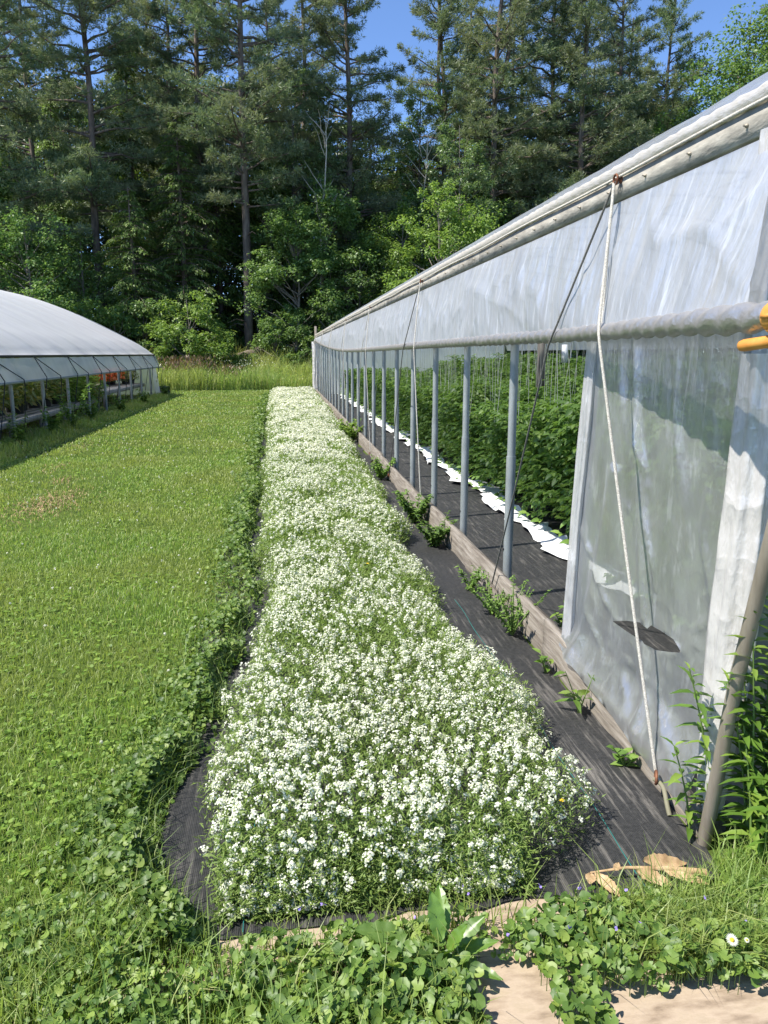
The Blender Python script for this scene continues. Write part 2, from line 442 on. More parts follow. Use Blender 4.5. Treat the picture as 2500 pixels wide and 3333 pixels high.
def ground_mat():
    m, nt, out = new_mat("lawn_ground")
    a = noise(nt, .5, 4, .6); b = noise(nt, 14, 5, .65)
    c1 = ramp(nt, b, [(.3, (.045, .07, .016)), (.55, (.08, .115, .026)), (.75, (.13, .145, .05))])
    c2 = ramp(nt, a, [(.35, (.6, .7, .5)), (.65, (1.1, 1.05, 1.0))])
    c = mixc(nt, 1.0, c1, c2, 'MULTIPLY')
    p = nt.nodes.new("ShaderNodeBsdfPrincipled"); p.inputs['Roughness'].default_value = 1; p.inputs['Specular IOR Level'].default_value = .1
    nt.links.new(c, p.inputs['Base Color'])
    nt.links.new(p.outputs[0], out.inputs[0])
    return m
def fabric_mat(name, dust=.55):
    """woven black ground cloth, dusty in streaks that run along it"""
    m, nt, out = new_mat(name)
    s = noise(nt, 6, 7, .68, (7, .5, 1))
    b = noise(nt, 1.3, 4, .6)
    f1 = ramp(nt, s, [(.50, (0, 0, 0)), (.68, (.9, .9, .9))])
    f2 = ramp(nt, b, [(.40, (.06, .06, .06)), (.68, (1, 1, 1))])
    f = mixc(nt, 1.0, f1, f2, 'MULTIPLY')
    base = ramp(nt, noise(nt, 60, 3, .6, (1, 1, 1)), [(.3, (.015, .0155, .016)), (.7, (.036, .036, .036))])
    fm = nt.nodes.new("ShaderNodeMath"); fm.operation = 'MULTIPLY'; fm.inputs[1].default_value = dust
    nt.links.new(f, fm.inputs[0])
    c = mixc(nt, fm.outputs[0], base, (.27, .25, .225))
    # the weave
    tc = nt.nodes.new("ShaderNodeTexCoord")
    w = N(nt, "ShaderNodeTexWave"); w.inputs['Scale'].default_value = 55; w.inputs['Distortion'].default_value = .6
    nt.links.new(tc.outputs['Object'], w.inputs['Vector'])
    bp = nt.nodes.new("ShaderNodeBump"); bp.inputs['Strength'].default_value = .35; bp.inputs['Distance'].default_value = .003
    nt.links.new(w.outputs['Fac'], bp.inputs['Height'])
    p = nt.nodes.new("ShaderNodeBsdfPrincipled"); p.inputs['Roughness'].default_value = .6; p.inputs['Specular IOR Level'].default_value = .32
    nt.links.new(c, p.inputs['Base Color']); nt.links.new(bp.outputs[0], p.inputs['Normal'])
    nt.links.new(p.outputs[0], out.inputs[0])
    return m
M_ground = ground_mat()
M_fabric = fabric_mat("ground_cloth", .8)
M_fabric2 = fabric_mat("worn_ground_cloth", .55)

M_film = film_mat("curtain_film", (.60, .615, .65), (.58, .86), .34, (1, 4, .8), 2.4, .04, .34, .5, dirt=(.70, .63, .5), dirt_amt=.5, bscale=5, bmap=(1, 4, 1.6), crease=1.6, fine=(1, 9, 1.3))
M_film_pan = film_mat("panel_film", (.41, .42, .425), (.46, .76), .36, (1, 2.4, 1.0), 2.2, .045, .3, .55, dirt=(.40, .37, .31), dirt_amt=.5, bscale=5, crease=2.6, fine=(1, 6, 2.0))
M_film_roof = film_mat("roof_film", (.76, .78, .84), (.28, .5), .55, (1, 2, .8), 2, .12, .2, .2)
M_film_wrap = film_mat("crumpled_film", (.68, .655, .63), (.8, .97), .25, (3, 3, .7), 4, .10, .22, .7, dirt=(.38, .34, .29), dirt_amt=.6, bscale=8, bmap=(2.5, 2.5, .8), crease=5)
M_film_hem = film_mat("hem_film", (.70, .70, .71), (.5, .85), .3, (3, 3, .7), 4, .10, .22, .7, dirt=(.5, .46, .4), dirt_amt=.5, bscale=8, bmap=(2.5, 2.5, .8), crease=4)
M_film_tube = film_mat("rolled_film", (.27, .26, .25), (.96, 1.0), .1, (3, 3, 3), 6, .08, .28, .3, dirt=(.2, .18, .16), dirt_amt=.9, bscale=14)
M_film_seam = film_mat("dirty_rolled_edge", (.56, .52, .45), (.97, 1.0), .1, (5, 1.4, 5), 6, .05, .35, .3, dirt=(.4, .35, .27), dirt_amt=.9, bscale=16)
M_film_l = film_mat("white_roof_film", (.95, .95, .96), (.78, .9), .36, (.6, 2.0, .3), 1.6, .05, .3, .15)
M_film_lc = film_mat("white_side_film", (.74, .78, .77), (.72, .85), .5, (.6, 1.5, .6), 1.6, .05, .3, .15)

# ------------------------------------------------------------------ ground and sheets
def sheet(name, x0, x1, y0, y1, nx, ny, z, mat, amp=0.0, sc=2.0, seed=0, ragged=0.0, kind=None):
    u = np.linspace(0, 1, nx); v = np.linspace(0, 1, ny)
    U, V = np.meshgrid(u, v, indexing='ij')
    X = x0 + (x1 - x0) * U; Y = y0 + (y1 - y0) * V
    if ragged:
        X = X + ragged * (fbm(Y * 3, U * 0 + 1, seed) - .5) * np.abs(2 * U - 1) ** 3
        Y = Y + ragged * (fbm(X * 3, V * 0 + 5, seed + 1) - .5) * np.abs(2 * V - 1) ** 9
    Z = z + amp * (fbm(X * sc, Y * sc, seed + 2) - .3)
    mb = MB(); mb.grid(np.stack([X, Y, Z], -1))
    o = mb.build(name, mat, smooth=True)
    if kind: o['kind'] = kind
    return o

g = MB()
xs = np.array([-400, -60, -20, -8, -4, 0, 4, 8, 20, 60, 400.0]); ys = np.array([-60, -5, 0, 5, 10, 20, 35, 60, 120, 800.0])
X, Y = np.meshgrid(xs, ys, indexing='ij')
g.grid(np.stack([X, Y, X * 0], -1))
gr = g.build("ground", M_ground); gr['kind'] = 'structure'

fab = sheet("ground_cloth", -.47, 1.305, 1.86, 30.6, 26, 240, .008, M_fabric, .022, 2.3, 4, .16)
tag(fab, "black woven ground cloth lying under the white flower bed, dusty in streaks", "ground cloth")
fl = sheet("greenhouse_floor", 1.345, 9.2, 2.2, 30.4, 30, 60, .006, M_fabric2, .012, 1.5, 9, 0, 'structure')
fl2 = sheet("bench_floor", -15.8, -4.9, 3, 31, 6, 12, .006, M_soil, .0, 1, 3, 0, 'structure')
card = sheet("cardboard_sheet", .44, 2.0, .9, 1.68, 30, 18, .007, M_card, .012, 2, 12, .06)
tag(card, "tan cardboard sheet lying flat in the lower right corner, edges under ivy", "cardboard")
sc_ = sheet("cardboard_scrap", -.5, .86, 1.66, 2.0, 32, 10, .005, M_card, .006, 4, 17, .10)
tag(sc_, "strip of tan cardboard peeking out under the front edge of the black cloth", "cardboard")
mul = sheet("white_mulch", 2.10, 2.34, 4.3, 29.8, 12, 300, .014, M_mulch, .13, 5.5, 21, .34)
tag(mul, "long crinkled white plastic mulch strip at the foot of the tomato row", "mulch film")

# coloured marker threads woven in the cloth
def cord(name, pts, r, mat, n=5, parent=None):
    mb = MB(); mb.tube(pts, r, n); return mb.build(name, mat, parent, True)
for x0, x1, lab in ((1.02, 1.06, "teal marker thread on the black cloth right of the flower bed"), (-.14, -.13, "teal marker thread on the black cloth at the left front corner of the bed")):
    ys_ = np.linspace(1.84, 4.6 if x0 > 0 else 2.4, 30)
    zz = .008 + .022 * (fbm(np.full(30, (x0 + x1) / 2) * 2.3, ys_ * 2.3, 6) - .3) + .006
    t_ = cord("marker_thread", np.stack([np.linspace(x0, x1, 30) + .004 * np.sin(ys_ * 9), ys_, zz], 1), .0016, M_thread, 4)
    tag(t_, lab, "thread")

# ------------------------------------------------------------------ right greenhouse
Y0, Y1 = 2.15, 30.2          # near and far end walls
HX, HZ = 1.37, 2.24          # where the roof film meets the hip board
XC, HALF = 5.05, 3.68        # roof arch
PEAK = 3.52
RAD = (HALF ** 2 + (PEAK - HZ) ** 2) / (2 * (PEAK - HZ))
def arch(t, x=0):            # t -1..1 across
    X = XC + HALF * t
    Z = PEAK - RAD + np.sqrt(RAD ** 2 - (HALF * t) ** 2)
    return X, Z
gh = empty("film_greenhouse", "long clear plastic greenhouse with steel posts, open rolled side and tomatoes inside", "greenhouse", (XC, Y0, 0))
def GP(o):                   # parent to the greenhouse keeping world coordinates
    o.parent = gh; o.location = (-XC, -Y0, 0); return o
post_y = [3.40] + [4.62 + 1.22 * k for k in range(21)]
# roof film, slightly slack between the hoops
t = np.linspace(-1, 1, 41); yy = np.linspace(Y0 - .03, Y1, 231)
T, YY = np.meshgrid(t, yy, indexing='ij')
X, Z = arch(T)
sag = .02 * np.abs(np.sin((YY - 4.62) / 1.22 * math.pi)) * (1 - np.abs(T) ** 6)
mb = MB(); mb.grid(np.stack([X, YY, Z - sag + .008 * (fbm(YY * 3, T * 6, 3) - .5)], -1))
GP(mb.build("roof_film", M_film_roof, smooth=True))
for k, y in enumerate([Y0 + .02] + post_y + [Y1 - .05]):     # hoops under the roof
    tt = np.linspace(-1, 1, 25); x, z = arch(tt)
    mb = MB(); mb.tube(np.stack([x, np.full(25, y), z - .05], 1), .021, 6)
    GP(mb.build("hoop", M_steel, smooth=True))
for x_ in (2.6, 5.05, 7.5):                                    # purlins
    tt = (x_ - XC) / HALF; _, z = arch(tt)
    mb = MB(); mb.tube([(x_, Y0, z - .09), (x_, Y1, z - .09)], .017, 6)
    GP(mb.build("purlin", M_steel, smooth=True))
# posts
for k, y in enumerate(post_y):
    g_ = rng(k + 50)
    dx, dy = g_.normal(0, .006, 2)
    mb = MB(); mb.tube([(1.405 + dx, y + dy, -.05), (1.405, y, .9), (1.405, y, 2.3)], .0255, 14)
    po = GP(mb.build("post", M_steel, smooth=True))
    mb = MB(); zc = .92 + .05 * g_.normal()
    mb.tube([(1.405 + dx * .1, y + dy * .1, -.02), (1.405, y, zc)], .0295, 14)
    sl = mb.build("sleeve", M_steel, po, True)
    mb = MB(); mb.tube([(1.40 - .03, y, .33), (1.40 - .022, y, .33)], .008, 6)
    mb.build("bolt", M_black, po)
for y in [Y0 + .03] + post_y[::2]:
    mb = MB(); mb.tube([(XC + HALF, y, -.05), (XC + HALF, y, 2.28)], .0255, 8)
    GP(mb.build("post", M_steel, smooth=True))
# hip board with the rolled, dirty edge of the roof film above it
by = [Y0 - .4, 5.2, 9.8, 14.6, 19.5, 24.5, Y1]
for a, b in zip(by[:-1], by[1:]):
    mb = MB(); mb.box((1.335, (a + b) / 2, 2.175), (.04, b - a - .006, .078))
    hb = GP(mb.build("hip_board", M_hip))
    k = a + .12
    while k < min(b, 9):
        bm = MB(); bm.tube([(1.315, k, 2.176), (1.309, k, 2.176), (1.3088, k, 2.176), (1.301, k, 2.176)], [.006, .006, .0035, .003], 8); bm.build("bolt", M_steel_dk, hb); k += .31
yy = np.linspace(Y0 - .4, Y1, 700); aa = np.linspace(0, 2 * math.pi, 13)
YY, AA = np.meshgrid(yy, aa, indexing='ij')
rr = .027 * (1 + .26 * (fbm(YY * 5 + AA * 1.8, AA * .7, 31, 2) - .5) + .1 * np.sin(YY * 60 + AA * 2 + 4 * fbm(YY * 2, AA * 0, 7)))
mb = MB(); mb.grid(np.stack([1.332 + rr * np.cos(AA) * 1.0, YY, 2.243 + rr * np.sin(AA) * 1.1], -1))
GP(mb.build("film_roll", M_film_seam, smooth=True))
GP(cord("edge_cord", np.stack([np.full(120, 1.306), np.linspace(Y0 - .4, Y1, 120), 2.218 + .003 * np.sin(np.linspace(0, 90, 120))], 1), .005, M_rope))
# roll-up pipe
def tube_xz(y):
    x = np.interp(y, [1.6, 1.9, 2.2, 2.7, 3.15, 3.7, 6, 18, 30], [1.10, 1.115, 1.145, 1.205, 1.25, 1.262, 1.265, 1.265, 1.26])
    z = 1.632 - .025 * np.exp(-((y - 13) / 5) ** 2) + np.where(y > 15, .30 * np.clip((y - 15) / 12, 0, 1.1) ** 1.8, 0)
    return x, z
yy = np.concatenate([np.linspace(1.655, 8, 440), np.linspace(8.02, Y1 + .1, 320)]); aa = np.linspace(0, 2 * math.pi, 17)
YY, AA = np.meshgrid(yy, aa, indexing='ij')
tx, tz = tube_xz(YY)
sp = np.sin(YY * 55 - AA * 1.5 + 6 * fbm(YY * 1.4, YY * 0, 5))
rr = .031 * (1 + .13 * sp * (.4 + fbm(YY * 3, AA * .0, 9)) + .16 * (fbm(YY * 9 - AA * 1.6, np.cos(AA) * .5 + 3, 15, 2) - .5))
rr = rr + .004 * np.exp(-((YY - 1.85) / .25) ** 2)
mb = MB(); mb.grid(np.stack([tx + rr * np.cos(AA), YY, tz + rr * np.sin(AA)], -1))
tube = GP(mb.build("roll_pipe", M_film_tube, smooth=True))
mb = MB(); x, z = tube_xz(np.array([1.6, 1.68])); mb.tube([(float(x[0]), 1.53, float(z[0])), (float(x[1]), 1.68, float(z[1]))], .021, 12)
mb.build("pipe_end", M_steel, tube, True)
# curtain between the hip board and the pipe
yy = np.concatenate([np.linspace(2.0, 10, 640), np.linspace(10.03, Y1, 420)]); vv = np.linspace(0, 1, 26)
YY, VV = np.meshgrid(yy, vv, indexing='ij')
tx, tz = tube_xz(YY)
slant = YY + .30 * VV * (fbm(YY * .9, YY * 0, 41) - .5) * 3
fold = (fbm(slant * 2.4, VV * .7, 33, 3) - .5) * .055 + np.abs(fbm(slant * 7, VV * 1.2, 37, 2) - .5) * .03
pin = np.sin(VV * math.pi) ** .6
rid = (1 - np.abs(2 * fbm(slant * 1.7 + .4 * VV, VV * .9, 47, 2) - 1)) ** 10 * .012 + (1 - np.abs(2 * fbm(slant * 3.1 - 1.1 * VV, VV * 1.3, 48, 2) - 1)) ** 12 * .009
fold = fold - rid
X = 1.318 + (tx - .01 - 1.318) * VV ** 1.15 - .02 * np.sin(VV * math.pi) + fold * pin
Z = 2.125 + (tz + .01 - 2.125) * VV
YE = YY - .22 * VV ** 1.2 * np.clip((2.9 - YY) / .84, 0, 1)
mb = MB(); mb.grid(np.stack([X, YE, Z], -1))
GP(mb.build("side_curtain", M_film, smooth=True))
# baseboard planks
for a, b, h0, h1, dx in ((2.10, 3.62, .085, .215, .0), (3.626, 6.9, .205, .20, .004), (6.92, 10.4, .185, .19, -.006), (10.42, 14.6, .20, .20, .006), (14.62, 19.4, .18, .2, -.004), (19.42, 24.6, .2, .19, .004), (24.62, Y1, .19, .2, 0)):
    n = 24; ys_ = np.linspace(a, b, n)
    top = np.linspace(h0, h1, n) + .006 * (fbm(ys_ * 5, ys_ * 0, 61) - .5)
    v = []; f = []
    for i in range(n):
        xo = 1.305 + dx + .004 * math.sin(i); xi = xo + .038
        v += [(xo, ys_[i], -.05), (xo, ys_[i], top[i] - .004), (xo + .005, ys_[i], top[i]), (xi, ys_[i], top[i]), (xi, ys_[i], -.05)]
    for i in range(n - 1):
        for j in range(4): f.append((i * 5 + j, i * 5 + j + 1, i * 5 + j + 6, i * 5 + j + 5))
    f.append((0, 4, 3, 2, 1)); f.append(tuple((n - 1) * 5 + j for j in range(5)))
    mb = MB(); mb.add(v, f); GP(mb.build("baseboard", M_board))
mb = MB(); mb.box((1.36, 2.125, .03), (.10, .04, .16)); GP(mb.build("corner_stake", M_board))
# the torn end panel of film beside the corner
CREASES = [(3.36, .78, 3.12, .62, .02, .012), (3.12, .62, 2.915, .455, .018, .016), (2.86, 1.36, 2.72, 1.06, .02, .014), (2.72, 1.06, 2.60, .70, .016, .016), (2.375, .53, 2.25, .62, .012, .010), (2.375, .53, 2.21, .75, .014, .010),
           (2.96, .33, 2.62, .33, .014, .012), (2.62, .33, 2.45, .33, .014, .010), (2.41, .52, 2.48, .36, .012, .012), (2.48, .36, 2.44, .20, .016, .012), (3.3, .98, 2.6, .93, .010, .005), (3.1, .66, 2.3, .66, .008, .005), (2.5, .30, 2.3, .14, .02, .014), (2.8, .3, 2.7, .17, .02, .012), (2.55, 1.55, 2.42, .9, .03, .012), (3.0, 1.6, 2.9, 1.1, .03, .010), (2.3, 1.1, 2.24, .7, .02, .012), (3.2, .45, 3.0, .25, .02, .014), (2.7, .45, 2.6, .2, .012, .010)]
def panel_xyz(y, z):
    y = np.asarray(y, float); z = np.asarray(z, float)
    x = 1.352 + .034 * (fbm(y * 3.2 + z * .55, z * .9, 71) - .5) + .02 * (np.abs(fbm(y * 4.4 - z * 1.3, z * 1.6, 75) - .5))
    x = x + .02 * np.exp(-((y - 3.15 + .28 * (z - .5)) / .05) ** 2) * (z < 1.1) * -.9
    x = x + .016 * np.exp(-((y - 2.75 - .22 * (z - 1.0)) / .025) ** 2) * -1
    for (ya, za, yb, zb_, wd, am) in CREASES:
        ty_, tz_ = yb - ya, zb_ - za; LL = ty_ ** 2 + tz_ ** 2
        q = np.clip(((y - ya) * ty_ + (z - za) * tz_) / LL, 0, 1)
        dd = np.hypot(y - ya - q * ty_ - .02 * np.sin(q * 5), z - za - q * tz_)
        x = x - am * np.exp(-(dd / wd) ** 2) * (.35 + .65 * np.sin(np.clip(q, .05, .95) * math.pi))
    dr = np.clip((.30 - z) / .16, 0, 1)
    x = x - dr ** 1.3 * .062 - .012 * dr * (fbm(y * 16, z * 5, 77) - .3)
    return np.stack([x, y, z], -1)
def zbot(y): return .045 + .12 * np.clip((y - 2.2) / 1.2, 0, 1)
outer = []
for y in np.linspace(2.16, 3.40, 34): outer.append((y, float(zbot(y))))
for z in np.linspace(.21, 1.66, 30): outer.append((3.42 - .10 * (z - .17) / 1.45, z))
for y in np.linspace(3.27, 2.17, 30): outer.append((y, 1.70))
for z in np.linspace(1.62, .12, 34): outer.append((2.165, z))
hole = [(2.915, .452), (2.80, .495), (2.66, .537), (2.62, .527), (2.60, .547), (2.52, .555), (2.44, .552), (2.375, .536), (2.39, .522), (2.45, .50), (2.55, .468), (2.62, .466), (2.63, .474), (2.74, .456), (2.86, .449)]
inner = []
g_ = rng(5)
for y in np.arange(2.18, 3.41, .015):
    for z in np.arange(.06, 1.69, .016):
        p = (y + g_.normal(0, .002), z + g_.normal(0, .002))
        lim = 3.42 - .10 * (z - .17) / 1.45
        if p[1] > zbot(p[0]) + .02 and p[0] < lim - .02: inner.append(p)
def inside(p, poly):
    c = False; n = len(poly)
    for i in range(n):
        a, b = poly[i], poly[(i + 1) % n]
        if (a[1] > p[1]) != (b[1] > p[1]) and p[0] < (b[0] - a[0]) * (p[1] - a[1]) / (b[1] - a[1]) + a[0]: c = not c
    return c
inner = [p for p in inner if not inside(p, hole) and min((p[0] - h[0]) ** 2 + (p[1] - h[1]) ** 2 for h in hole) > 8e-5]
pts = outer + hole + inner
edges = [(i, (i + 1) % len(outer)) for i in range(len(outer))] + [(len(outer) + i, len(outer) + (i + 1) % len(hole)) for i in range(len(hole))]
vo, eo, fo, *_ = geometry.delaunay_2d_cdt([Vector(p) for p in pts], edges, [], 0, 1e-6)
V2 = np.array([(v.x, v.y) for v in vo])
F2 = []
for f in fo:
    c = tuple(np.mean([V2[i] for i in f], axis=0))
    if inside(c, hole) or not inside(c, outer): continue
    F2.append(tuple(f))
mb = MB(); mb.add(panel_xyz(V2[:, 0], V2[:, 1]), F2)
GP(mb.build("end_panel", M_film_pan, smooth=True))
# rolled hem down the panel's open edge, and the bunched film round the corner post
def column(name, path, rad, seed, mat, n=40, k=150, flatx=.6, sq=.3):
    path = np.asarray(path, float); s_ = np.linspace(0, 1, len(path)); u = np.linspace(0, 1, k); a = np.linspace(0, 2 * math.pi, n)
    C_ = np.stack([np.interp(u, s_, path[:, i]) for i in range(3)], 1); r_ = np.interp(u, np.linspace(0, 1, len(rad)), rad)
    U, A = np.meshgrid(u, a, indexing='ij')
    # long vertical gathers, a few diagonal tucks
    w = 1 + sq * (fbm(np.cos(A) * 1.6 + 3, np.sin(A) * 1.6 + U * 2.2, seed) - .5) + .16 * np.sin(A * 7 + 5 * fbm(U * 2.5, A * 0, seed + 1)) * (.3 + fbm(U * 3, A * 0, seed + 7)) + .12 * (np.abs(fbm(U * 6 + np.cos(A), np.sin(A) * 1.5, seed + 3) - .5) - .15)
    Rr = r_[:, None] * w
    mb = MB(); mb.grid(np.stack([C_[:, 0][:, None] + Rr * np.cos(A) * flatx, C_[:, 1][:, None] + Rr * np.sin(A), C_[:, 2][:, None] + 0 * A], -1))
    return GP(mb.build(name, mat, smooth=True))
column("panel_hem", [(1.34, 3.385, .20), (1.345, 3.37, .8), (1.35, 3.285, 1.60)], [.05, .045, .05], 81, M_film_hem, flatx=.35)
column("corner_wrap", [(1.345, 2.115, .09), (1.35, 2.09, .5), (1.36, 2.085, 1.0), (1.37, 2.09, 1.55)], [.055, .085, .09, .08], 85, M_film_wrap, flatx=.5)
column("corner_wrap", [(1.28, 2.02, 1.62), (1.31, 2.05, 1.9), (1.325, 2.04, 2.14)], [.07, .055, .075], 89, M_film_wrap, flatx=.4)
mb = MB(); mb.tube([(1.41, 2.22, -.05), (1.41, 2.22, 2.28)], .027, 12); GP(mb.build("corner_post", M_steel, smooth=True))
# end walls
for y, sd in ((Y0, 91), (Y1, 95)):
    tt = np.linspace(-1, 1, 30); vv = np.linspace(0, 1, 24)
    T, VV = np.meshgrid(tt, vv, indexing='ij'); x, z = arch(T)
    mb = MB(); mb.grid(np.stack([x, y + .03 * (fbm(x * 2, VV * 4, sd) - .5), VV * (z - .01) + .01], -1))
    GP(mb.build("end_wall", M_film_pan if y < 5 else M_film_l, smooth=True))
mb = MB(); mb.box((1.335, Y1 + .05, 1.2), (.09, .05, 2.75)); GP(mb.build("end_stake", M_board))
# film gathered at the far corner
column("corner_wrap", [(1.30, Y1 - .05, .1), (1.31, Y1, 1.0), (1.32, Y1, 2.0)], [.10, .12, .14], 101, M_film_wrap, flatx=1.0)
# far side: hip board, curtain and baseboard
xf = XC + HALF
mb = MB(); mb.box((xf, (Y0 + Y1) / 2, 2.19), (.04, Y1 - Y0, .14)); GP(mb.build("hip_board", M_hip))
mb = MB(); mb.box((xf, (Y0 + Y1) / 2, .09), (.04, Y1 - Y0, .2)); GP(mb.build("baseboard", M_board))
yy = np.linspace(Y0, Y1, 160); vv = np.linspace(0, 1, 6); YY, VV = np.meshgrid(yy, vv, indexing='ij')
mb = MB(); mb.grid(np.stack([xf + .04 + .1 * VV + .03 * (fbm(YY * 2, VV, 8) - .5), YY, 2.12 - .46 * VV], -1)); GP(mb.build("side_curtain", M_film, smooth=True))
# cords that zigzag from eye bolts on the hip board to hooks on the baseboard
def eye_bolt(y):
    a = np.linspace(0, 2 * math.pi, 15)
    mb = MB(); mb.tube(np.stack([1.292 + 0 * a, y + .019 * np.cos(a), 2.205 + .019 * np.sin(a)], 1), .0042, 6)
    mb.tube([(1.32, y, 2.205), (1.29, y, 2.205)], .006, 6); mb.tube([(1.311, y, 2.205), (1.315, y, 2.205)], .015, 8)
    return GP(mb.build("eye_bolt", M_rust_m, smooth=True))
tops = [3.01, 7.27, 11.44, 15.7, 20.0, 24.2, 28.4]
bots = [2.36, 4.56, 7.1, 9.3, 11.4, 13.5, 15.6, 17.8, 20, 22, 24.4, 26.4, 28.4, 29.8]
for k, y in enumerate(tops):
    eye_bolt(y)
    for j, mt in ((0, M_rope), (1, M_rope_dk if k < 2 else M_rope)):
        yb = bots[2 * k + j]; zb = .09 if k == 0 and j == 0 else .12
        xb = 1.288
        u = np.linspace(0, 1, 40)
        # the cord bends over the pipe on its way down
        tx, tz = tube_xz(np.array([y + (yb - y) * .27])); tx = float(tx[0]) - .036; tz = float(tz[0])
        P = np.array([(1.287, y, 2.188), (tx, y + (yb - y) * .27, tz + .01), (tx - .003, y + (yb - y) * .30, tz - .03), (xb, yb, zb)])
        us = np.array([0, .27, .30, 1.0])
        pts = np.stack([np.interp(u, us, P[:, i]) for i in range(3)], 1)
        pts[:, 2] -= .02 * np.sin(np.clip((u - .3) / .7, 0, 1) * math.pi)
        GP(cord("tie_rope", pts, .0058 if j == 0 else .0048, mt, 7))
    if k == 0:
        # second strand and the loose tail of the first cord
        u = np.linspace(0, 1, 24)
        GP(cord("tie_rope", np.stack([1.289 - .07 * u, 3.022 - .13 * u, 2.195 - .53 * u], 1), .0045, M_rope, 6))
for yb in bots[:8]:
    a = np.linspace(-.6, math.pi * 1.35, 14)
    mb = MB(); mb.tube(np.stack([1.285 - .012 + .018 * np.cos(a) * .6, yb - .035 + .024 * np.cos(a), .085 + .02 * np.sin(a)], 1), .0055, 7)
    GP(mb.build("hook", M_rust_m, smooth=True))
u = np.linspace(0, 1, 20)
GP(cord("rope_tail", np.stack([1.27 + .006 * np.sin(u * 5), 2.33 - .13 * u, .075 + .035 * np.sin(u * 2.6) - .075 * u], 1), .008, flat("olive_cord", (.2, .19, .13)), 7))
# hand crank at the near end of the pipe
cx, cz = [float(v) for v in tube_xz(np.array(1.66))]
mb = MB()
mb.tube([(cx, 1.665, cz), (cx, 1.658, cz), (cx, 1.650, cz), (cx, 1.610, cz), (cx, 1.602, cz)], [.026, .034, .036, .036, .030], 28)
for a_ in np.arange(6) * 1.047: mb.box((cx + .036 * math.cos(a_), 1.630, cz + .036 * math.sin(a_)), (.006, .036, .010), ry=-a_)
ck = GP(mb.build("hand_crank", M_orange, smooth=False))
mb = MB(); mb.box((cx + .006, 1.637, cz - .046), (.026, .020, .036), ry=.2); mb.build("crank_arm", M_orange, ck)
mb = MB(); p0 = np.array([cx + .004, 1.640, cz - .052]); d = np.array([-.022, .105, -.012])
mb.tube([p0, p0 + d * .35, p0 + d * .9, p0 + d * 1.0, p0 + d * 1.04], [.0155, .0145, .0145, .0125, .006], 14); mb.build("crank_handle", M_orange, ck, True)
# leaning guide pipe
mb = MB(); mb.tube([(1.302, 2.06, -.06), (1.306, 1.97, .6), (1.316, 1.875, 1.12), (1.30, 1.74, 1.75), (1.295, 1.68, 2.1)], .0215, 16)
gp = mb.build("guide_pipe", M_steel_dk, smooth=True)
tag(gp, "weathered steel pipe stuck in the ground and leaning beside the green leafy plant", "pipe")

# wooden prop with a tag inside
mb = MB(); mb.box((4.6, 13.5, 1.35), (.12, .12, 2.7)); wp = GP(mb.build("wooden_prop", M_bark2))
mb = MB(); mb.box((3.5, 9.4, 1.55), (.05, .09, .22)); GP(mb.build("hanging_tag", M_mulch))

# ------------------------------------------------------------------ tomatoes and twine inside
def tomato_mesh(seed):
    g = rng(seed); s = Soup()
    n = 760
    h = 1.05 * g.beta(1.5, 1.15, n) + .03
    rad = .40 * (1 - .35 * h) * np.sqrt(g.uniform(.08, 1, n)) * (1 + .25 * np.sin(g.uniform(0, 6.28, n)))
    a = g.uniform(0, 2 * math.pi, n)
    P = np.stack([rad * np.cos(a), rad * np.sin(a), h], 1)
    out = np.stack([np.cos(a), np.sin(a), g.normal(-.25, .35, n)], 1)
    # each compound leaf: three to five leaflets
    side = nrm(np.cross(out, np.array([0, 0, 1.0])))
    for k, (fo, fs, sc) in enumerate(((1, 0, 1.1), (.7, .75, .8), (.7, -.75, .8), (.35, .9, .55))):
        D = out * fo + side * fs + g.normal(0, .15, (n, 3))
        Q = P + nrm(out) * .035 * (fo - .4)
        L = g.uniform(.042, .08, n) * sc
        s.leaf6(Q, D, np.array([0, 0, 1.0]) + g.normal(0, .35, (n, 3)), L, L * .58, 0, .25, .2)
    return s
TOM = []
for k in range(4):
    root = empty("tomato_plant", "x", "tomato plant", (0, 0, 0))
    fo = tomato_mesh(200 + k).build("foliage", M_tom, root)
    mb = MB(); g_ = rng(k)
    for j in range(3):
        a = g_.uniform(0, 6.28); mb.tube([(0, 0, 0), (.05 * math.cos(a), .05 * math.sin(a), .4), (.11 * math.cos(a), .11 * math.sin(a), .85 + .1 * j)], [.009, .007, .004], 5)
    st = mb.build("stem", M_stem, root)
    TOM.append((root, [fo, st])); root['used'] = 0
used = [0] * 4
def dup(src, kids, loc, rz, sc, label, group):
    r = src.copy(); COL.objects.link(r)
    r.location = loc; r.rotation_euler = (0, 0, rz); r.scale = (sc, sc, sc) if not hasattr(sc, '__len__') else sc
    r['label'] = label; r['group'] = group
    for k in kids:
        c = k.copy(); COL.objects.link(c); c.parent = r
    return r
def place(pool, used, k, loc, rz, sc, label, group):
    src, kids = pool[k]
    if not used[k]:
        used[k] = 1
        src.location = loc; src.rotation_euler = (0, 0, rz); src.scale = (sc, sc, sc) if not hasattr(sc, '__len__') else sc
        src['label'] = label; src['group'] = group
        return src
    return dup(src, kids, loc, rz, sc, label, group)
rnd = random.Random(3)
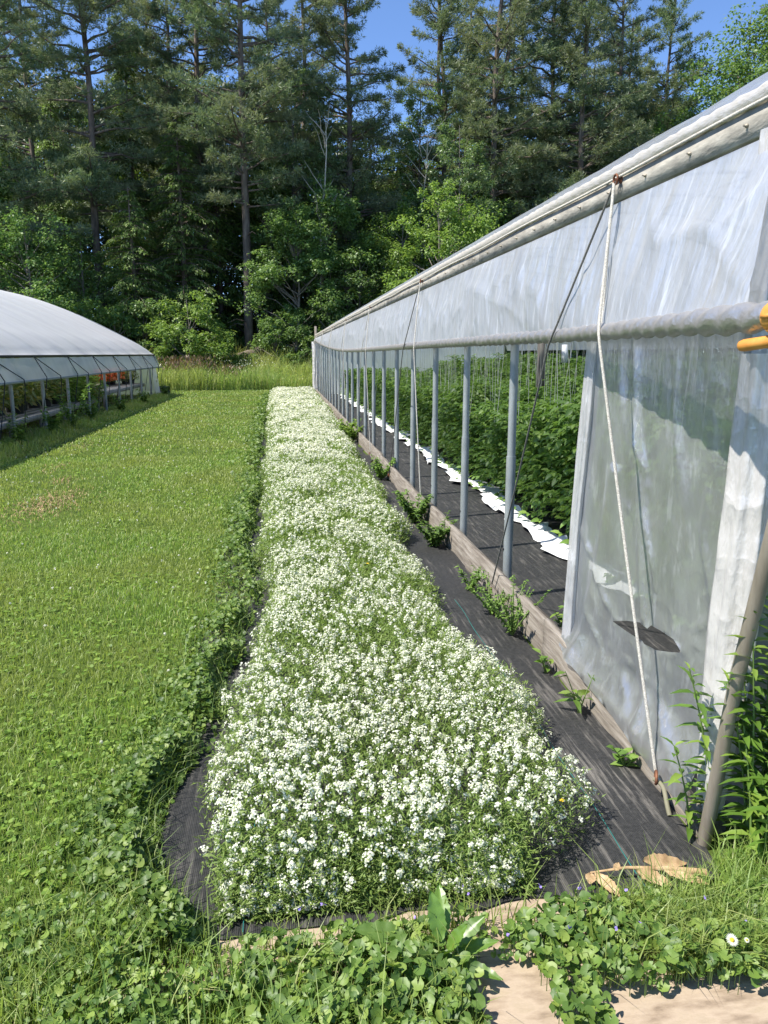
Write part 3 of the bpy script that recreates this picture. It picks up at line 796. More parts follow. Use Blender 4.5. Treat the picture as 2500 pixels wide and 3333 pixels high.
for r_, (x, y0, step, sc, lab) in enumerate(((2.62, 3.3, .44, .88, "bushy tomato plant in the front row beside the white mulch strip"), (3.75, 4.2, .62, .88, "bushy tomato plant in the second row inside the greenhouse"), (4.9, 5.2, .8, .9, "bushy tomato plant in the middle rows inside the greenhouse"), (6.1, 6.5, .9, 1.18, "bushy tomato plant in the middle rows inside the greenhouse"), (7.4, 7.4, .9, 1.3, "bushy tomato plant in the last row by the far side wall"))):
    y = y0
    while y < 29.6:
        s_ = sc * rnd.uniform(.88, 1.14)
        place(TOM, used, rnd.randrange(4), (x + rnd.uniform(-.1, .1), y + rnd.uniform(-.08, .08), .02), rnd.uniform(0, 6.28), (s_ * 1.2, s_ * 1.2, s_ * rnd.uniform(.92, 1.08)), lab, "tomato plants in rows inside the greenhouse")
        y += step * (1 if y < 14 else 1.45)
for root, _ in TOM:
    if 'used' in root: del root['used']
# twine: hangs from the hoops to the plants
mb = MB(); mb.tube([(0, 0, -1.55), (.012, .006, -1.0), (0, 0, 0)], .0025, 4, caps=False)
tw = mb.build("trellis_string", M_string); twm = tw.data
first = True
for x, y0, step in ((2.62, 4.2, .23), (3.75, 4.4, .25), (4.9, 5, .32), (6.1, 6, .4)):
    y = y0
    while y < 20:
        o = tw if first else tw.copy()
        if not first: COL.objects.link(o)
        first = False
        _, z = arch((x - XC) / HALF)
        dx, dy = rnd.uniform(-.3, .3), rnd.uniform(-.22, .22)
        o.location = (x + dx * .6, y, float(z) - .1)
        o.rotation_euler = (rnd.uniform(-.1, .1), rnd.uniform(-.1, .1), rnd.uniform(0, 6))
        o.scale = (1, 1, (float(z) - .1 - rnd.uniform(.35, .85)) / 1.55)
        tag(o, "pale twine hanging from the greenhouse roof down to the tomato plants", "string", "pale twines hanging over the tomato rows")
        y += step * rnd.uniform(.6, 1.4)

# ------------------------------------------------------------------ left greenhouse
LY0, LY1 = 2.0, 30.5
LX = -4.75
prof = np.array([(-4.75, 1.50), (-4.98, 1.74), (-5.30, 1.95), (-6.09, 2.38), (-6.89, 2.79), (-7.68, 3.15), (-8.47, 3.44), (-9.25, 3.65), (-10.04, 3.80), (-10.6, 3.83)])
prof = np.concatenate([prof, np.stack([-21.2 - prof[::-1][1:, 0], prof[::-1][1:, 1]], 1)])
ss = np.linspace(0, 1, len(prof)); u = np.linspace(0, 1, 49)
PX = np.interp(u, ss, prof[:, 0]); PZ = np.interp(u, ss, prof[:, 1])
PZ = np.convolve(np.pad(PZ, 1, mode='edge'), [.25, .5, .25], 'valid'); 
lh = empty("film_greenhouse", "low wide white greenhouse on the left, side rolled halfway up over potted plants", "greenhouse", (-10.6, LY0, 0))
def LP(o): o.parent = lh; o.location = (10.6, -LY0, 0); return o
lposts = list(np.arange(3.4, LY1, 1.86))
yy = np.linspace(LY0, LY1, 420); YY, UU = np.meshgrid(yy, u, indexing='ij')
sag = .10 * np.abs(np.sin((YY - 3.4) / 1.86 * math.pi)) ** 1.0 * np.sin(UU * math.pi) ** .4
mb = MB(); mb.grid(np.stack([np.broadcast_to(PX, YY.shape), YY, PZ[None] - sag], -1)); LP(mb.build("roof_film", M_film_l, smooth=True))
for y in lposts + [LY1 - .02]:
    mb = MB(); mb.tube(np.stack([PX[::2], np.full(len(PX[::2]), y), PZ[::2] - .075], 1), .025, 6); LP(mb.build("hoop", M_steel, smooth=True))
for y in lposts:
    mb = MB(); mb.tube([(LX - .02, y, -.05), (LX - .02, y, 1.50)], .034, 10); LP(mb.build("post", M_steel, smooth=True))
    mb = MB(); mb.tube([(-16.4, y, -.05), (-16.4, y, 1.5)], .03, 6); LP(mb.build("post", M_steel, smooth=True))
mb = MB(); mb.box((LX + .02, (LY0 + LY1) / 2, 1.50), (.04, LY1 - LY0, .05)); LP(mb.build("eave_rail", M_black))
yy = np.linspace(LY0, LY1, 260); vv = np.linspace(0, 1, 9); YY, VV = np.meshgrid(yy, vv, indexing='ij')
mb = MB(); mb.grid(np.stack([LX + .045 + .13 * VV ** 1.4 + .03 * np.abs(np.sin((YY - 3.4) / 1.86 * math.pi)) * np.sin(VV * math.pi) + .02 * (fbm(YY * 3, VV * 2, 4) - .5), YY, 1.47 - .40 * VV], -1))
LP(mb.build("side_curtain", M_film_lc, smooth=True))
mb = MB(); mb.tube([(LX + .18, LY0 - .1, 1.06), (LX + .18, LY1 + .35, 1.05)], .022, 8); LP(mb.build("roll_pipe", M_steel, smooth=True))
y = 4.0
while y < LY1 - .5:
    for yb in (y + .25, y + 1.55):
        LP(cord("lacing_cord", [(LX + .06, y, 1.5), (LX + .215, y + (yb - y) * .75, 1.10), (LX + .20, y + (yb - y) * .8, 1.0), (LX + .03, yb, .12)], .009, M_cord, 5))
    y += 2.35
for y in (LY0, LY1):
    VVv = np.linspace(0, 1, 14); U2, VV = np.meshgrid(u, VVv, indexing='ij')
    mb = MB(); mb.grid(np.stack([np.interp(U2, u, PX), np.full(U2.shape, y) + .04 * (fbm(U2 * 20, VV * 3, 6) - .5), VV * (np.interp(U2, u, PZ) - .06)], -1)); LP(mb.build("end_wall", M_film_lc, smooth=True))
mb = MB(); yy = np.linspace(29.4, LY1, 14); vv = np.linspace(0, 1, 8); YY, VV = np.meshgrid(yy, vv, indexing='ij')
mb.grid(np.stack([LX + .04 + .12 * VV, YY, 1.06 - 1.0 * VV], -1)); LP(mb.build("end_panel", M_film_lc, smooth=True))
for x in (-7.5, -13.5):
    mb = MB(); mb.box((x, LY1 - .05, 1.5), (.09, .07, 3.0)); LP(mb.build("end_stud", M_board))

def bench(y0, y1, x0, x1, h, label):
    b = empty("potting_bench", label, "bench", ((x0 + x1) / 2, (y0 + y1) / 2, 0), 0, "potting benches in the left greenhouse")
    L = y1 - y0; Wd = x1 - x0
    mb = MB(); n = 7
    for i in range(n): mb.box((-Wd / 2 + Wd * (i + .5) / n, 0, h), (Wd / n - .02, L, .03))
    mb.box((Wd / 2 + .012, 0, h - .04), (.022, L, .12)); mb.box((-Wd / 2 - .012, 0, h - .04), (.022, L, .12))
    mb.build("bench_top", M_bench, b)
    k = max(2, int(L / 1.6) + 1)
    for i in range(k):
        for sx in (-1, 1):
            mb = MB(); mb.box((sx * (Wd / 2 - .08), -L / 2 + .1 + (L - .2) * i / (k - 1), (h - .02) / 2), (.07, .09, h - .03)); mb.build("leg", M_bench, b)
    return b
bench(11.5, 21.0, -6.6, -5.0, .32, "long low slatted bench under the tall green plants, nearest the lawn")
bench(21.5, 22.9, -6.5, -5.1, .32, "short low bench behind the last tall bushy plant")
bench(23.6, 30.0, -7.4, -5.1, .46, "empty grey slatted bench at the far end of the left greenhouse")
bench(13.0, 29.8, -10.4, -8.8, .62, "long bench at the back of the left greenhouse carrying green plants")
def potted(seed, h, r, nl, mat, flower=None, L=.13):
    g = rng(seed); root = empty("potted_plant", "x", "potted plant")
    mb = MB(); mb.tube([(0, 0, 0), (0, 0, .16)], [.085, .11], 12); mb.build("pot", M_pot_c, root)
    s = Soup(); z = .14 + h * g.beta(1.3, 1.2, nl); a = g.uniform(0, 6.28, nl)
    rr = r * np.sqrt(g.uniform(0, 1, nl)) * (.45 + .75 * np.sin(np.clip((z - .1) / h, 0, 1) * 2.6 + .3))
    P = np.stack([rr * np.cos(a), rr * np.sin(a), z], 1)
    D = np.stack([np.cos(a), np.sin(a), g.normal(.05, .6, nl)], 1)
    s.leaf6(P, D, np.array([0, 0, 1.0]) + g.normal(0, .4, (nl, 3)), g.uniform(.6, 1.2, nl) * L, L * .42, 0, .3)
    if flower:
        nf = nl; a = g.uniform(0, 6.28, nf); rr = r * g.uniform(.75, 1.15, nf)
        P = np.stack([rr * np.cos(a), rr * np.sin(a), .14 + h * g.uniform(.15, 1.05, nf)], 1)
        s.discs(P, g.normal(0, 1, (nf, 3)) + [.5, -.5, .8], .055, 6, 1, seed)
    fo = s.build("foliage", [mat, flower or mat], root)
    mb = MB()
    for j in range(4):
        a = g.uniform(0, 6.28); mb.tube([(0, 0, .1), (.05 * math.cos(a), .05 * math.sin(a), .1 + h * .5), (r * .4 * math.cos(a), r * .4 * math.sin(a), .1 + h * .9)], [.008, .006, .004], 5)
    st = mb.build("stem", M_stem, root)
    return (root, [c for c in root.children])
POT = [potted(300, .62, .34, 420, M_pot), potted(301, .66, .38, 460, M_weed), potted(302, .60, .32, 380, M_pot), potted(303, .32, .3, 260, M_weed, M_red, .09), potted(304, .34, .2, 240, M_pot, None, .10)]
pu = [0] * 5
i = 0
for y in np.arange(12.2, 23.2, .46):
    near = y < 19.5
    place(POT, pu, (0 if near else 1) if i % 3 else 2, (-5.55 + rnd.uniform(-.35, .25), y, .336 if y < 20.8 else .016), rnd.uniform(0, 6), rnd.uniform(1.15, 1.45), "tall leafy plant in a pot on the low bench, in the row nearest the lawn", "tall potted plants on the low bench"); i += 1
for y in np.arange(13.5, 24.5, .8):
    place(POT, pu, i % 3, (-7.6 + rnd.uniform(-.4, .4), y, .016), rnd.uniform(0, 6), rnd.uniform(1.3, 1.6), "tall leafy plant in a pot on the floor behind the low bench", "tall potted plants behind the low bench"); i += 1
for y in np.arange(20.5, 29.6, .8):
    lab = "green potted plant on the back bench"
    k = 1
    place(POT, pu, k, (-9.3 + rnd.uniform(-.25, .25), y, .636), rnd.uniform(0, 6), rnd.uniform(.75, 1.05), lab if k == 3 else "green potted plant at the end of the back bench", "potted flowers on the back bench" if k == 3 else "green plants on the back bench"); i += 1
for q, y in enumerate(np.arange(26.8, 30, .34)):
    if y < 29.7:
        place(POT, pu, 3, (-6.15 + rnd.uniform(-.25, .3), y, .476), rnd.uniform(0, 6), rnd.uniform(.95, 1.2), "orange-red flowering plant in a pot on the far grey bench", "orange-red flowers on the far grey bench")
for y in np.arange(28.9, 29.9, .4):
    place(POT, pu, 4, (-5.5 + rnd.uniform(-.15, .1), y, .476), rnd.uniform(0, 6), rnd.uniform(.8, 1.1), "slim yellow-green potted plant standing on the far grey bench", "slim plants on the far grey bench")
mb = MB()
a = np.linspace(0, 2 * math.pi, 19); mb.tube(np.stack([.26 * np.cos(a), .26 * np.sin(a), .12 + 0 * a], 1), .105, 10, caps=False)
mb.tube(np.stack([.25 * np.cos(a), .25 * np.sin(a), .32 + 0 * a], 1), .10, 10, caps=False)
ty = mb.build("tyre_stack", M_black, smooth=True); ty.location = (-4.50, 30.75, 0); ty.scale = (.7, .7, .8)
tag(ty, "black rubber tyres stacked at the far corner of the left greenhouse", "tyres")

# ------------------------------------------------------------------ flower bed
def bedL(y): return np.interp(y, [1.86, 2.04, 2.4, 2.9, 3.5, 4.1, 4.8, 7, 13, 30.5], [-.16, -.31, -.33, -.26, -.20, -.16, -.13, -.19, -.26, -.42])
def bedR(y): return np.interp(y, [1.86, 2.0, 2.22, 2.54, 3.3, 4.2, 4.6, 6.3, 9.5, 15.2, 30.5], [.52, .74, .95, .92, .90, .86, .84, .94, 1.0, 1.12, 1.2])
def bed_pts(n, seed, y0, y1, grow=0.0):
    g = rng(seed); y = g.uniform(y0, y1, n); u = g.uniform(0, 1, n)
    l = bedL(y) + .20 * (fbm(y * 2.9, y * 0, 11) - .5) - grow + g.normal(0, .018, n); r = bedR(y) + .26 * (fbm(y * 2.4, y * 0 + 4, 13) - .5) + grow + g.normal(0, .018, n)
    return l + (r - l) * u, y, u, r - l
def bed_h(x, y, u, w):
    e = np.minimum(u, 1 - u) * w
    e = np.minimum(e, np.clip(y - 1.87 - .07 * fbm(x * 5, x * 0, 3), 0, 9))
    ed = 1 - np.exp(-e / .06)
    return (.075 + .17 * ed) * (.62 + .42 * fbm(x * 3.1, y * 2.3, 17) + .34 * fbm(x * 1.1, y * .7, 18) + .12 * fbm(x * 9, y * 7, 19))
bed = Soup()
for (y0, y1, nh, nf, fr, hr, nl, ll, lw) in ((1.88, 3.4, 1300, 20, .0034, .0150, 16000, .026, .0052), (3.4, 5.6, 1200, 13, .0042, .0155, 15000, .028, .006), (5.6, 10, 1050, 9, .0066, .017, 14000, .032, .009), (10, 18, 1200, 6, .0105, .020, 9500, .04, .014), (18, 30.6, 1300, 4, .0165, .022, 6500, .05, .024)):
    area = (y1 - y0) * 1.28
    n = int(nh * area)
    x, y, u, w = bed_pts(n, int(y0 * 100), y0, y1)
    g = rng(int(y0 * 10) + 1)
    dens = fbm(x * 4.2, y * 2.6, 23); keep = g.uniform(0, 1, n) < np.clip((dens - .28) * 3.2, .12, 1)
    front = (y < 1.96) & (g.uniform(0, 1, n) < .35); keep &= ~front
    x, y, u, w = x[keep], y[keep], u[keep], w[keep]; n = len(x)
    z = bed_h(x, y, u, w) + g.normal(0, .016, n) + .012
    low = (g.uniform(0, 1, n) < .16); z = np.where(low, z * g.uniform(.55, .95, n), z)
    lean = np.stack([(u - .5) * .9 + g.normal(0, .3, n), np.where(y < 2.3, -.5, 0) + g.normal(0, .3, n), np.ones(n)], 1); lean = nrm(lean)
    C_ = np.stack([x, y, np.maximum(z, .035)], 1)
    hs = hr * (.45 + .95 * g.beta(1.6, 2.0, n))
    # stalks under the heads (near ones only)
    if y0 < 6:
        b_ = C_ - lean * (C_[:, 2:3] * .55 + .01)
        sd = nrm(np.cross(lean, g.normal(size=(n, 3)))) * (.0011 if y0 < 3 else .0016)
        bed.put(np.stack([b_ - sd, b_ + sd, C_ + sd * .6, C_ - sd * .6], 1), 4, 0)
    # florets over a small dome, plus a raceme of older ones below
    d = nrm(g.normal(size=(n, nf, 3)) + lean[:, None] * 1.15)
    off = d * hs[:, None, None] * g.uniform(.65, 1.05, (n, nf, 1))
    old = (g.uniform(0, 1, (n, nf, 1)) < .22)
    off = off - old * lean[:, None] * hs[:, None, None] * g.uniform(.5, 1.9, (n, nf, 1))
    P = (C_[:, None] + off).reshape(-1, 3); Nn = (d + lean[:, None] * .5 + g.normal(0, .35, (n, nf, 3))).reshape(-1, 3)
    bed.discs(P, Nn, fr * g.uniform(.75, 1.2, len(P)), 5 if y0 < 5 else 4, 1, int(y0))
    if y0 < 6:
        bed.discs(C_ + lean * hs[:, None] * .75, lean, fr * .9, 5, 2, 7)
    n = int(nl * area * .85)
    x, y, u, w = bed_pts(n, int(y0 * 100) + 5, y0, y1, .015)
    hh = bed_h(x, y, u, w); zz = hh * g.uniform(0, 1, n) ** .55 * .98
    P = np.stack([x, y, zz + .008], 1)
    a = g.uniform(0, 6.28, n); D = np.stack([np.cos(a), np.sin(a), g.normal(.7, .55, n)], 1)
    bed.leaves(P, D, np.array([0, 0, 1.0]) + g.normal(0, .3, (n, 3)), ll * g.uniform(.6, 1.3, n), lw * g.uniform(.7, 1.2, n), 0, .15)
g = rng(31); n = 620; x = g.uniform(-.2, .66, n); y = 1.89 + .16 * g.uniform(0, 1, n) ** 1.3 + .03 * fbm(x * 5, x * 0, 3); z = .03 + (y - 1.89) * .8 * g.uniform(.4, 1.2, n)
k = fbm(x * 5, x * 0 + 2, 8) > .34; x, y, z = x[k], y[k], z[k]; n = len(x)
lean = nrm(np.stack([g.normal(0, .4, n), g.normal(-.8, .3, n), g.uniform(.3, 1, n)], 1)); C_ = np.stack([x, y, z], 1)
d = nrm(g.normal(size=(n, 18, 3)) + lean[:, None] * 1.1); off = d * (.0135 * g.uniform(.5, 1.3, (n, 1, 1))) * g.uniform(.65, 1.05, (n, 18, 1))
bed.discs((C_[:, None] + off).reshape(-1, 3), (d + lean[:, None] * .5).reshape(-1, 3), .0034, 5, 1, 3)
n = 8000; x = g.uniform(-.22, .70, n); y = 1.88 + .22 * g.uniform(0, 1, n) + .03 * fbm(x * 5, x * 0, 3); z = (.02 + (y - 1.88) * .95).clip(0, .19) * g.uniform(.1, 1.0, n)
a = g.uniform(0, 6.28, n); bed.leaves(np.stack([x, y, z + .008], 1), np.stack([np.cos(a), np.sin(a) - .5, g.normal(.5, .5, n)], 1), np.array([0, -.3, 1.0]) + g.normal(0, .3, (n, 3)), .030 * g.uniform(.6, 1.3, n), .006, 0, .15)
fb = bed.build("alyssum_bed", [M_aly_leaf, M_petal, M_bud])
tag(fb, "long bed of tiny white sweet alyssum flowers on light green foliage beside the greenhouse", "flower bed", None, "stuff")
# a few yellow flowers in it
def yellow_flower(loc, label):
    r = empty("yellow_flower", label, "flower", loc)
    s = Soup(); a = np.arange(5) * 1.2566
    s.leaves(np.zeros((5, 3)) + [0, 0, .0], np.stack([np.cos(a), np.sin(a), .3 + 0 * a], 1), np.zeros((5, 3)) + [0, 0, 1.0], .011, .009)
    s.build("petals", M_yellow, r)
    cord("stem", [(0, 0, -.12), (.004, 0, -.05), (0, 0, 0)], .0012, M_stem, 4, r)
yellow_flower((.70, 2.16, .20), "small yellow flower between white blossoms at the front right of the bed")
yellow_flower((.84, 2.10, .17), "lone yellow flower near the right front edge of the flower bed")
yellow_flower((.50, 4.6, .27), "pale yellow flower in the middle of the flower bed")

# ------------------------------------------------------------------ lawn, clover, ivy, meadow
def keep_lawn(x, y):
    right = np.where(y < 1.80, 99, bedL(y) - .12 + .10 * (fbm(y * 3, y * 0, 51) - .5))
    right = np.where((y < 1.80), .36 + .1 * fbm(y * 9, y * 0, 5), right)
    return (x < right)
lawn = Soup()
for (y0, y1, x0, x1, dn, h, w) in ((1.25, 2.6, -1.5, .6, 14000, .034, .0030), (2.6, 4.2, -2.6, 0, 10500, .034, .0038), (4.2, 7, -4.6, 0, 5200, .036, .0056), (7, 12, -6.0, 0, 2300, .038, .009), (12, 20, -6.5, 0, 640, .040, .017), (20, 34.5, -7.5, 0, 300, .046, .028)):
    n = int((y1 - y0) * (x1 - x0) * dn); g = rng(int(y0 * 77))
    x = g.uniform(x0, x1, n); y = g.uniform(y0, y1, n)
    bare = fbm(x * 1.3, y * .8, 88)
    k = keep_lawn(x, y) & (x > -.52 * y - 1.2) & (g.uniform(0, 1, n) < np.clip((.80 - bare) * 5, .35, 1)) 
    x, y = x[k], y[k]; n = len(x)
    hh = h * g.uniform(.45, 1.3, n) * (.7 + .7 * fbm(x * 2, y * 2, 66))
    lawn.blades(np.stack([x, y, np.zeros(n)], 1), hh, w * g.uniform(.6, 1.25, n), g.uniform(.15, .95, n), int(y0 * 7))
n = 2500; g = rng(81); x = g.uniform(0.3, 1.25, n); y = g.uniform(31, 34.5, n)
lawn.blades(np.stack([x, y, 0 * x], 1), .05 * g.uniform(.5, 1.3, n), .02, g.uniform(.1, .8, n), 3)
lo = lawn.build("lawn_grass", M_grass); tag(lo, "mown green lawn between the two greenhouses", "lawn", None, "stuff")

clo = Soup()
for (y0, y1, x0, dn, r_) in ((1.25, 3.2, -1.8, 1150, .0078), (3.2, 5.5, -3, 380, .0085), (5.5, 10, -5, 90, .0105), (10, 20, -6.5, 40, .015)):
    n = int((y1 - y0) * (-x0) * dn); g = rng(int(y0 * 91))
    x = g.uniform(x0, .3, n); y = g.uniform(y0, y1, n)
    pt = fbm(x * 1.9, y * 1.5, 97)
    k = keep_lawn(x, y) & (x > -.52 * y - 1.0) & (g.uniform(0, 1, n) < np.clip((pt - .50) * 5, .02, .8))
    x, y = x[k], y[k]; n = len(x)
    C_ = np.stack([x, y, g.uniform(.012, .034, n)], 1)
    for j in range(3):
        a = g.uniform(0, 6.28, n) * 0 + j * 2.094 + g.uniform(0, 2.0, n)[0]
        a = j * 2.094 + (x * 917 % 6.28)
        P = C_ + np.stack([np.cos(a), np.sin(a), 0 * a], 1) * r_ * .95
        clo.discs(P, np.array([0, 0, 1.0]) + g.normal(0, .3, (n, 3)), r_ * g.uniform(.75, 1.15, n), 7, 0, j)
for (y0, y1, x0, dn, r_) in ((1.4, 4, -2, 5, .010), (4, 9, -4.5, 5, .012), (9, 24, -7, 3.0, .014)):     # white clover heads
    n = int((y1 - y0) * (-x0) * dn); g = rng(int(y0 * 31)); x = g.uniform(x0, -.5, n); y = g.uniform(y0, y1, n)
    k = keep_lawn(x, y) & (x > -.52 * y - 1); x, y = x[k], y[k]; n = len(x)
    C_ = np.repeat(np.stack([x, y, g.uniform(.03, .055, n)], 1), 9, 0); d = nrm(g.normal(size=(n * 9, 3)) + [0, 0, .4])
    clo.discs(C_ + d * r_ * .55, d, r_ * .5, 5, 1, 3)
co = clo.build("white_clover", [M_clover, M_petal]); tag(co, "low clover leaves and white clover heads scattered through the lawn", "clover", None, "stuff")
# worn dry tufts in the lawn
g = rng(404); s = Soup()
for (cx_, cy_, rx, ry, n) in ((-2.45, 8.3, .28, .7, 1100), (-3.15, 7.2, .2, .3, 380), (-2.9, 6.1, .25, .25, 420), (-3.1, 11, .15, .5, 120), (-3.4, 13.6, .25, .6, 150), (-2.7, 9.8, .15, .3, 120), (-2.9, 18, .4, .6, 120)):
    x = cx_ + g.normal(0, rx * .6, n); y = cy_ + g.normal(0, ry * .6, n)
    s.blades(np.stack([x, y, g.uniform(.0, .02, n)], 1), g.uniform(.015, .04, n), .006, g.uniform(.8, 2.2, n), 6)
dt = s.build("dry_clippings", M_dry); tag(dt, "small tufts of dry brown clippings lying on the lawn", "clippings", None, "stuff")

# ivy and weeds along the left edge of the cloth
ivy = Soup(); g = rng(505)
for (y0, y1, dn, r_) in ((1.75, 3.2, 3600, .0115), (3.2, 5.5, 2200, .0125), (5.5, 10, 1000, .016), (10, 18, 420, .024), (18, 30, 200, .036)):
    n = int((y1 - y0) * .66 * dn); y = g.uniform(y0, y1, n)
    c = bedL(y) - .150 + .22 * (fbm(y * 1.7, y * 0, 61) - .5)
    t = g.normal(0, .5, n).clip(-1.2, 1.0); x = c + np.where(t < 0, t * .22, t * .09)
    cl = fbm(x * 6, y * 3, 71)
    k = (g.uniform(0, 1, n) < np.clip((cl - .3) * 4, .15, 1)); x, y, t, cl = x[k], y[k], t[k], cl[k]; n = len(x)
    top = (.085 * np.exp(-(t / .55) ** 2) + .022) * (.3 + 1.4 * cl)
    z = top * g.uniform(.35, 1, n) ** .5
    ivy.cups(np.stack([x, y, z + .006], 1), np.array([0, 0, 1.0]) + np.stack([t * .3 + g.normal(0, .5, n), g.normal(-.12, .5, n), 0 * t], 1), r_ * g.uniform(.5, 1.4, n), 10, 0, int(y0))
    m_ = n // 2
    ivy.blades(np.stack([x[:m_], y[:m_], 0 * x[:m_]], 1), g.uniform(.06, .17, m_), .004 * r_ / .0135, g.uniform(.3, 1.1, m_), 9)
io = ivy.build("ground_ivy", M_ivy); tag(io, "strip of round-leaved ivy and weeds between the lawn and the black cloth", "ground cover", None, "stuff")

# foreground tangle of ivy and long grass
fg = Soup(); g = rng(606)
n = 14000; x = g.uniform(-1.0, 1.75, n); y = g.uniform(1.15, 1.97, n)
cl = fbm(x * 4.4, y * 4.4, 19)
bare = ((x > .68) & (y < 1.525 - .09 * (x - .7) + .015 * np.sin(x * 21))) | ((x > .44) & (x < .60) & (y < 1.72 - .12 * fbm(x * 9, y * 9, 2))) 
strip = (x > .60) & (x < .72)
edge = np.where(x < -.37, 1.95, np.where(x > .68, 1.79, 1.775)) + .05 * (fbm(x * 7, x * 0, 29) - .5)
k = (~bare | (strip & (cl > .35))) & (y < edge) & (g.uniform(0, 1, n) < np.clip((cl - .22) * 3.4, .2, 1)); k &= ~((x > 1.02) & (y > 1.72) & (cl < .6))
xi, yi, cli = x[k], y[k], cl[k]; ni = len(xi)
top = .03 + .105 * cli; z = top * g.uniform(.2, 1, ni) ** .6
fg.cups(np.stack([xi, yi, z], 1), np.array([0, 0, 1.0]) + g.normal(0, .5, (ni, 3)) + [-.1, -.25, 0], g.uniform(.0065, .0185, ni) * np.where(xi < -.15, .75, 1), 13, 0, 2)
m_ = ni // 2; P = np.stack([xi[:m_], yi[:m_], z[:m_]], 1)
sd = np.array([.0011, 0, 0]); fg.put(np.stack([P * [1, 1, 0] - sd, P * [1, 1, 0] + sd, P + sd, P - sd], 1), 4, 1)
n = 24000; x = g.uniform(-1.0, 1.75, n); y = g.uniform(1.2, 1.98, n); c2 = fbm(x * 2.6, y * 2.6, 43)
bare = ((x > .66) & (y < 1.54)) | ((x > .42) & (x < .72) & (y < 1.75)) | ((x > -.34) & (y > 1.81)) | ((x > -.34) & (x < .12) & (y > 1.775))
k = ~bare & (g.uniform(0, 1, n) < np.clip((c2 - .35) * 3.4, .22, 1)) & ~((x > .95) & (y > 1.86)); x, y = x[k], y[k]; n = len(x)
fg.blades(np.stack([x, y, 0 * x], 1), g.uniform(.06, .165, n) * np.where(g.uniform(0, 1, n) < .12, 1.5, 1), g.uniform(.0025, .005, n), g.uniform(.15, .9, n), 12, 2)
n = 14; P = np.stack([g.uniform(-.2, 1.2, n), g.uniform(1.6, 1.85, n), g.uniform(.09, .12, n)], 1)
n2 = 3800; x = g.uniform(.9, 1.8, n2); y = g.uniform(1.54, 1.80, n2) + np.where(x > 1.25, .14, 0)
fg.blades(np.stack([x, y, 0 * x], 1), g.uniform(.05, .17, n2), g.uniform(.0025, .005, n2), g.uniform(.2, 1.0, n2), 15, 2)
fg.discs(np.repeat(P, 3, 0) + g.normal(0, .003, (n * 3, 3)), g.normal(0, 1, (n * 3, 3)) + [0, -.3, .7], .004, 5, 3, 5)
fo = fg.build("foreground_ivy", [M_ivy, M_stem, M_grass, M_violet]); tag(fo, "tangle of scalloped ivy leaves and long grass along the front edge of the picture", "ground cover", None, "stuff")

# meadow behind the lawn
mea = Soup(); g = rng(707)
for (y0, y1, dn, w, h) in ((33.6, 35.0, 420, .02, 1.05), (35.0, 37.0, 330, .026, 1.6), (37.0, 41, 200, .034, 1.75)):
    x0, x1 = -16, 12; n = int((y1 - y0) * (x1 - x0) * dn)
    x = g.uniform(x0, x1, n); y = g.uniform(y0, y1, n) + .35 * fbm(x * .7, x * 0, 2)
    c = fbm(x * .45, y * .45, 53)
    mea.blades(np.stack([x, y, 0 * x], 1), h * g.uniform(.5, 1.15, n) * (.3 + 1.25 * c) * (.75 + .5 * fbm(x * 2.6, y * 2.6, 59)), w * g.uniform(.6, 1.3, n), g.uniform(.05, .7, n), int(y0))
    m_ = n // 7; k = g.integers(0, n, m_)
    P = np.stack([x[k], y[k], h * g.uniform(.2, .8, m_) * (.55 + .8 * c[k])], 1)
    mea.leaves(P, g.normal(size=(m_, 3)) + [0, -.3, .3], np.array([0, 0, 1.0]) + g.normal(0, .4, (m_, 3)), .12, .05, 0)
for (cx_, cy_, rx, n, h) in ((-4.6, 34.9, 1.1, 420, 1.35), (-3.7, 35.2, .8, 320, 1.4), (-2.3, 34.6, .7, 120, 1.0), (-7.5, 35.5, .5, 90, 1.4)):
    x = cx_ + g.normal(0, rx * .6, n); y = cy_ + g.normal(0, .4, n)
    mea.leaves(np.stack([x, y, h * g.uniform(.6, 1.0, n)], 1), g.normal(0, .4, (n, 3)) + [0, 0, 1], g.normal(size=(n, 3)), .16, .045, 1)
n = 130; P = np.stack([g.normal(-1.6, .7, n), g.normal(35.6, .4, n), g.uniform(1.0, 1.3, n)], 1); mea.discs(P, g.normal(size=(n, 3)) + [0, 0, 1], .02, 5, 2, 4)
mo = mea.build("meadow_grass", [M_meadow, M_rust, M_petal]); tag(mo, "band of tall unmown grass and rusty dock between the lawn and the wood", "meadow", None, "stuff")

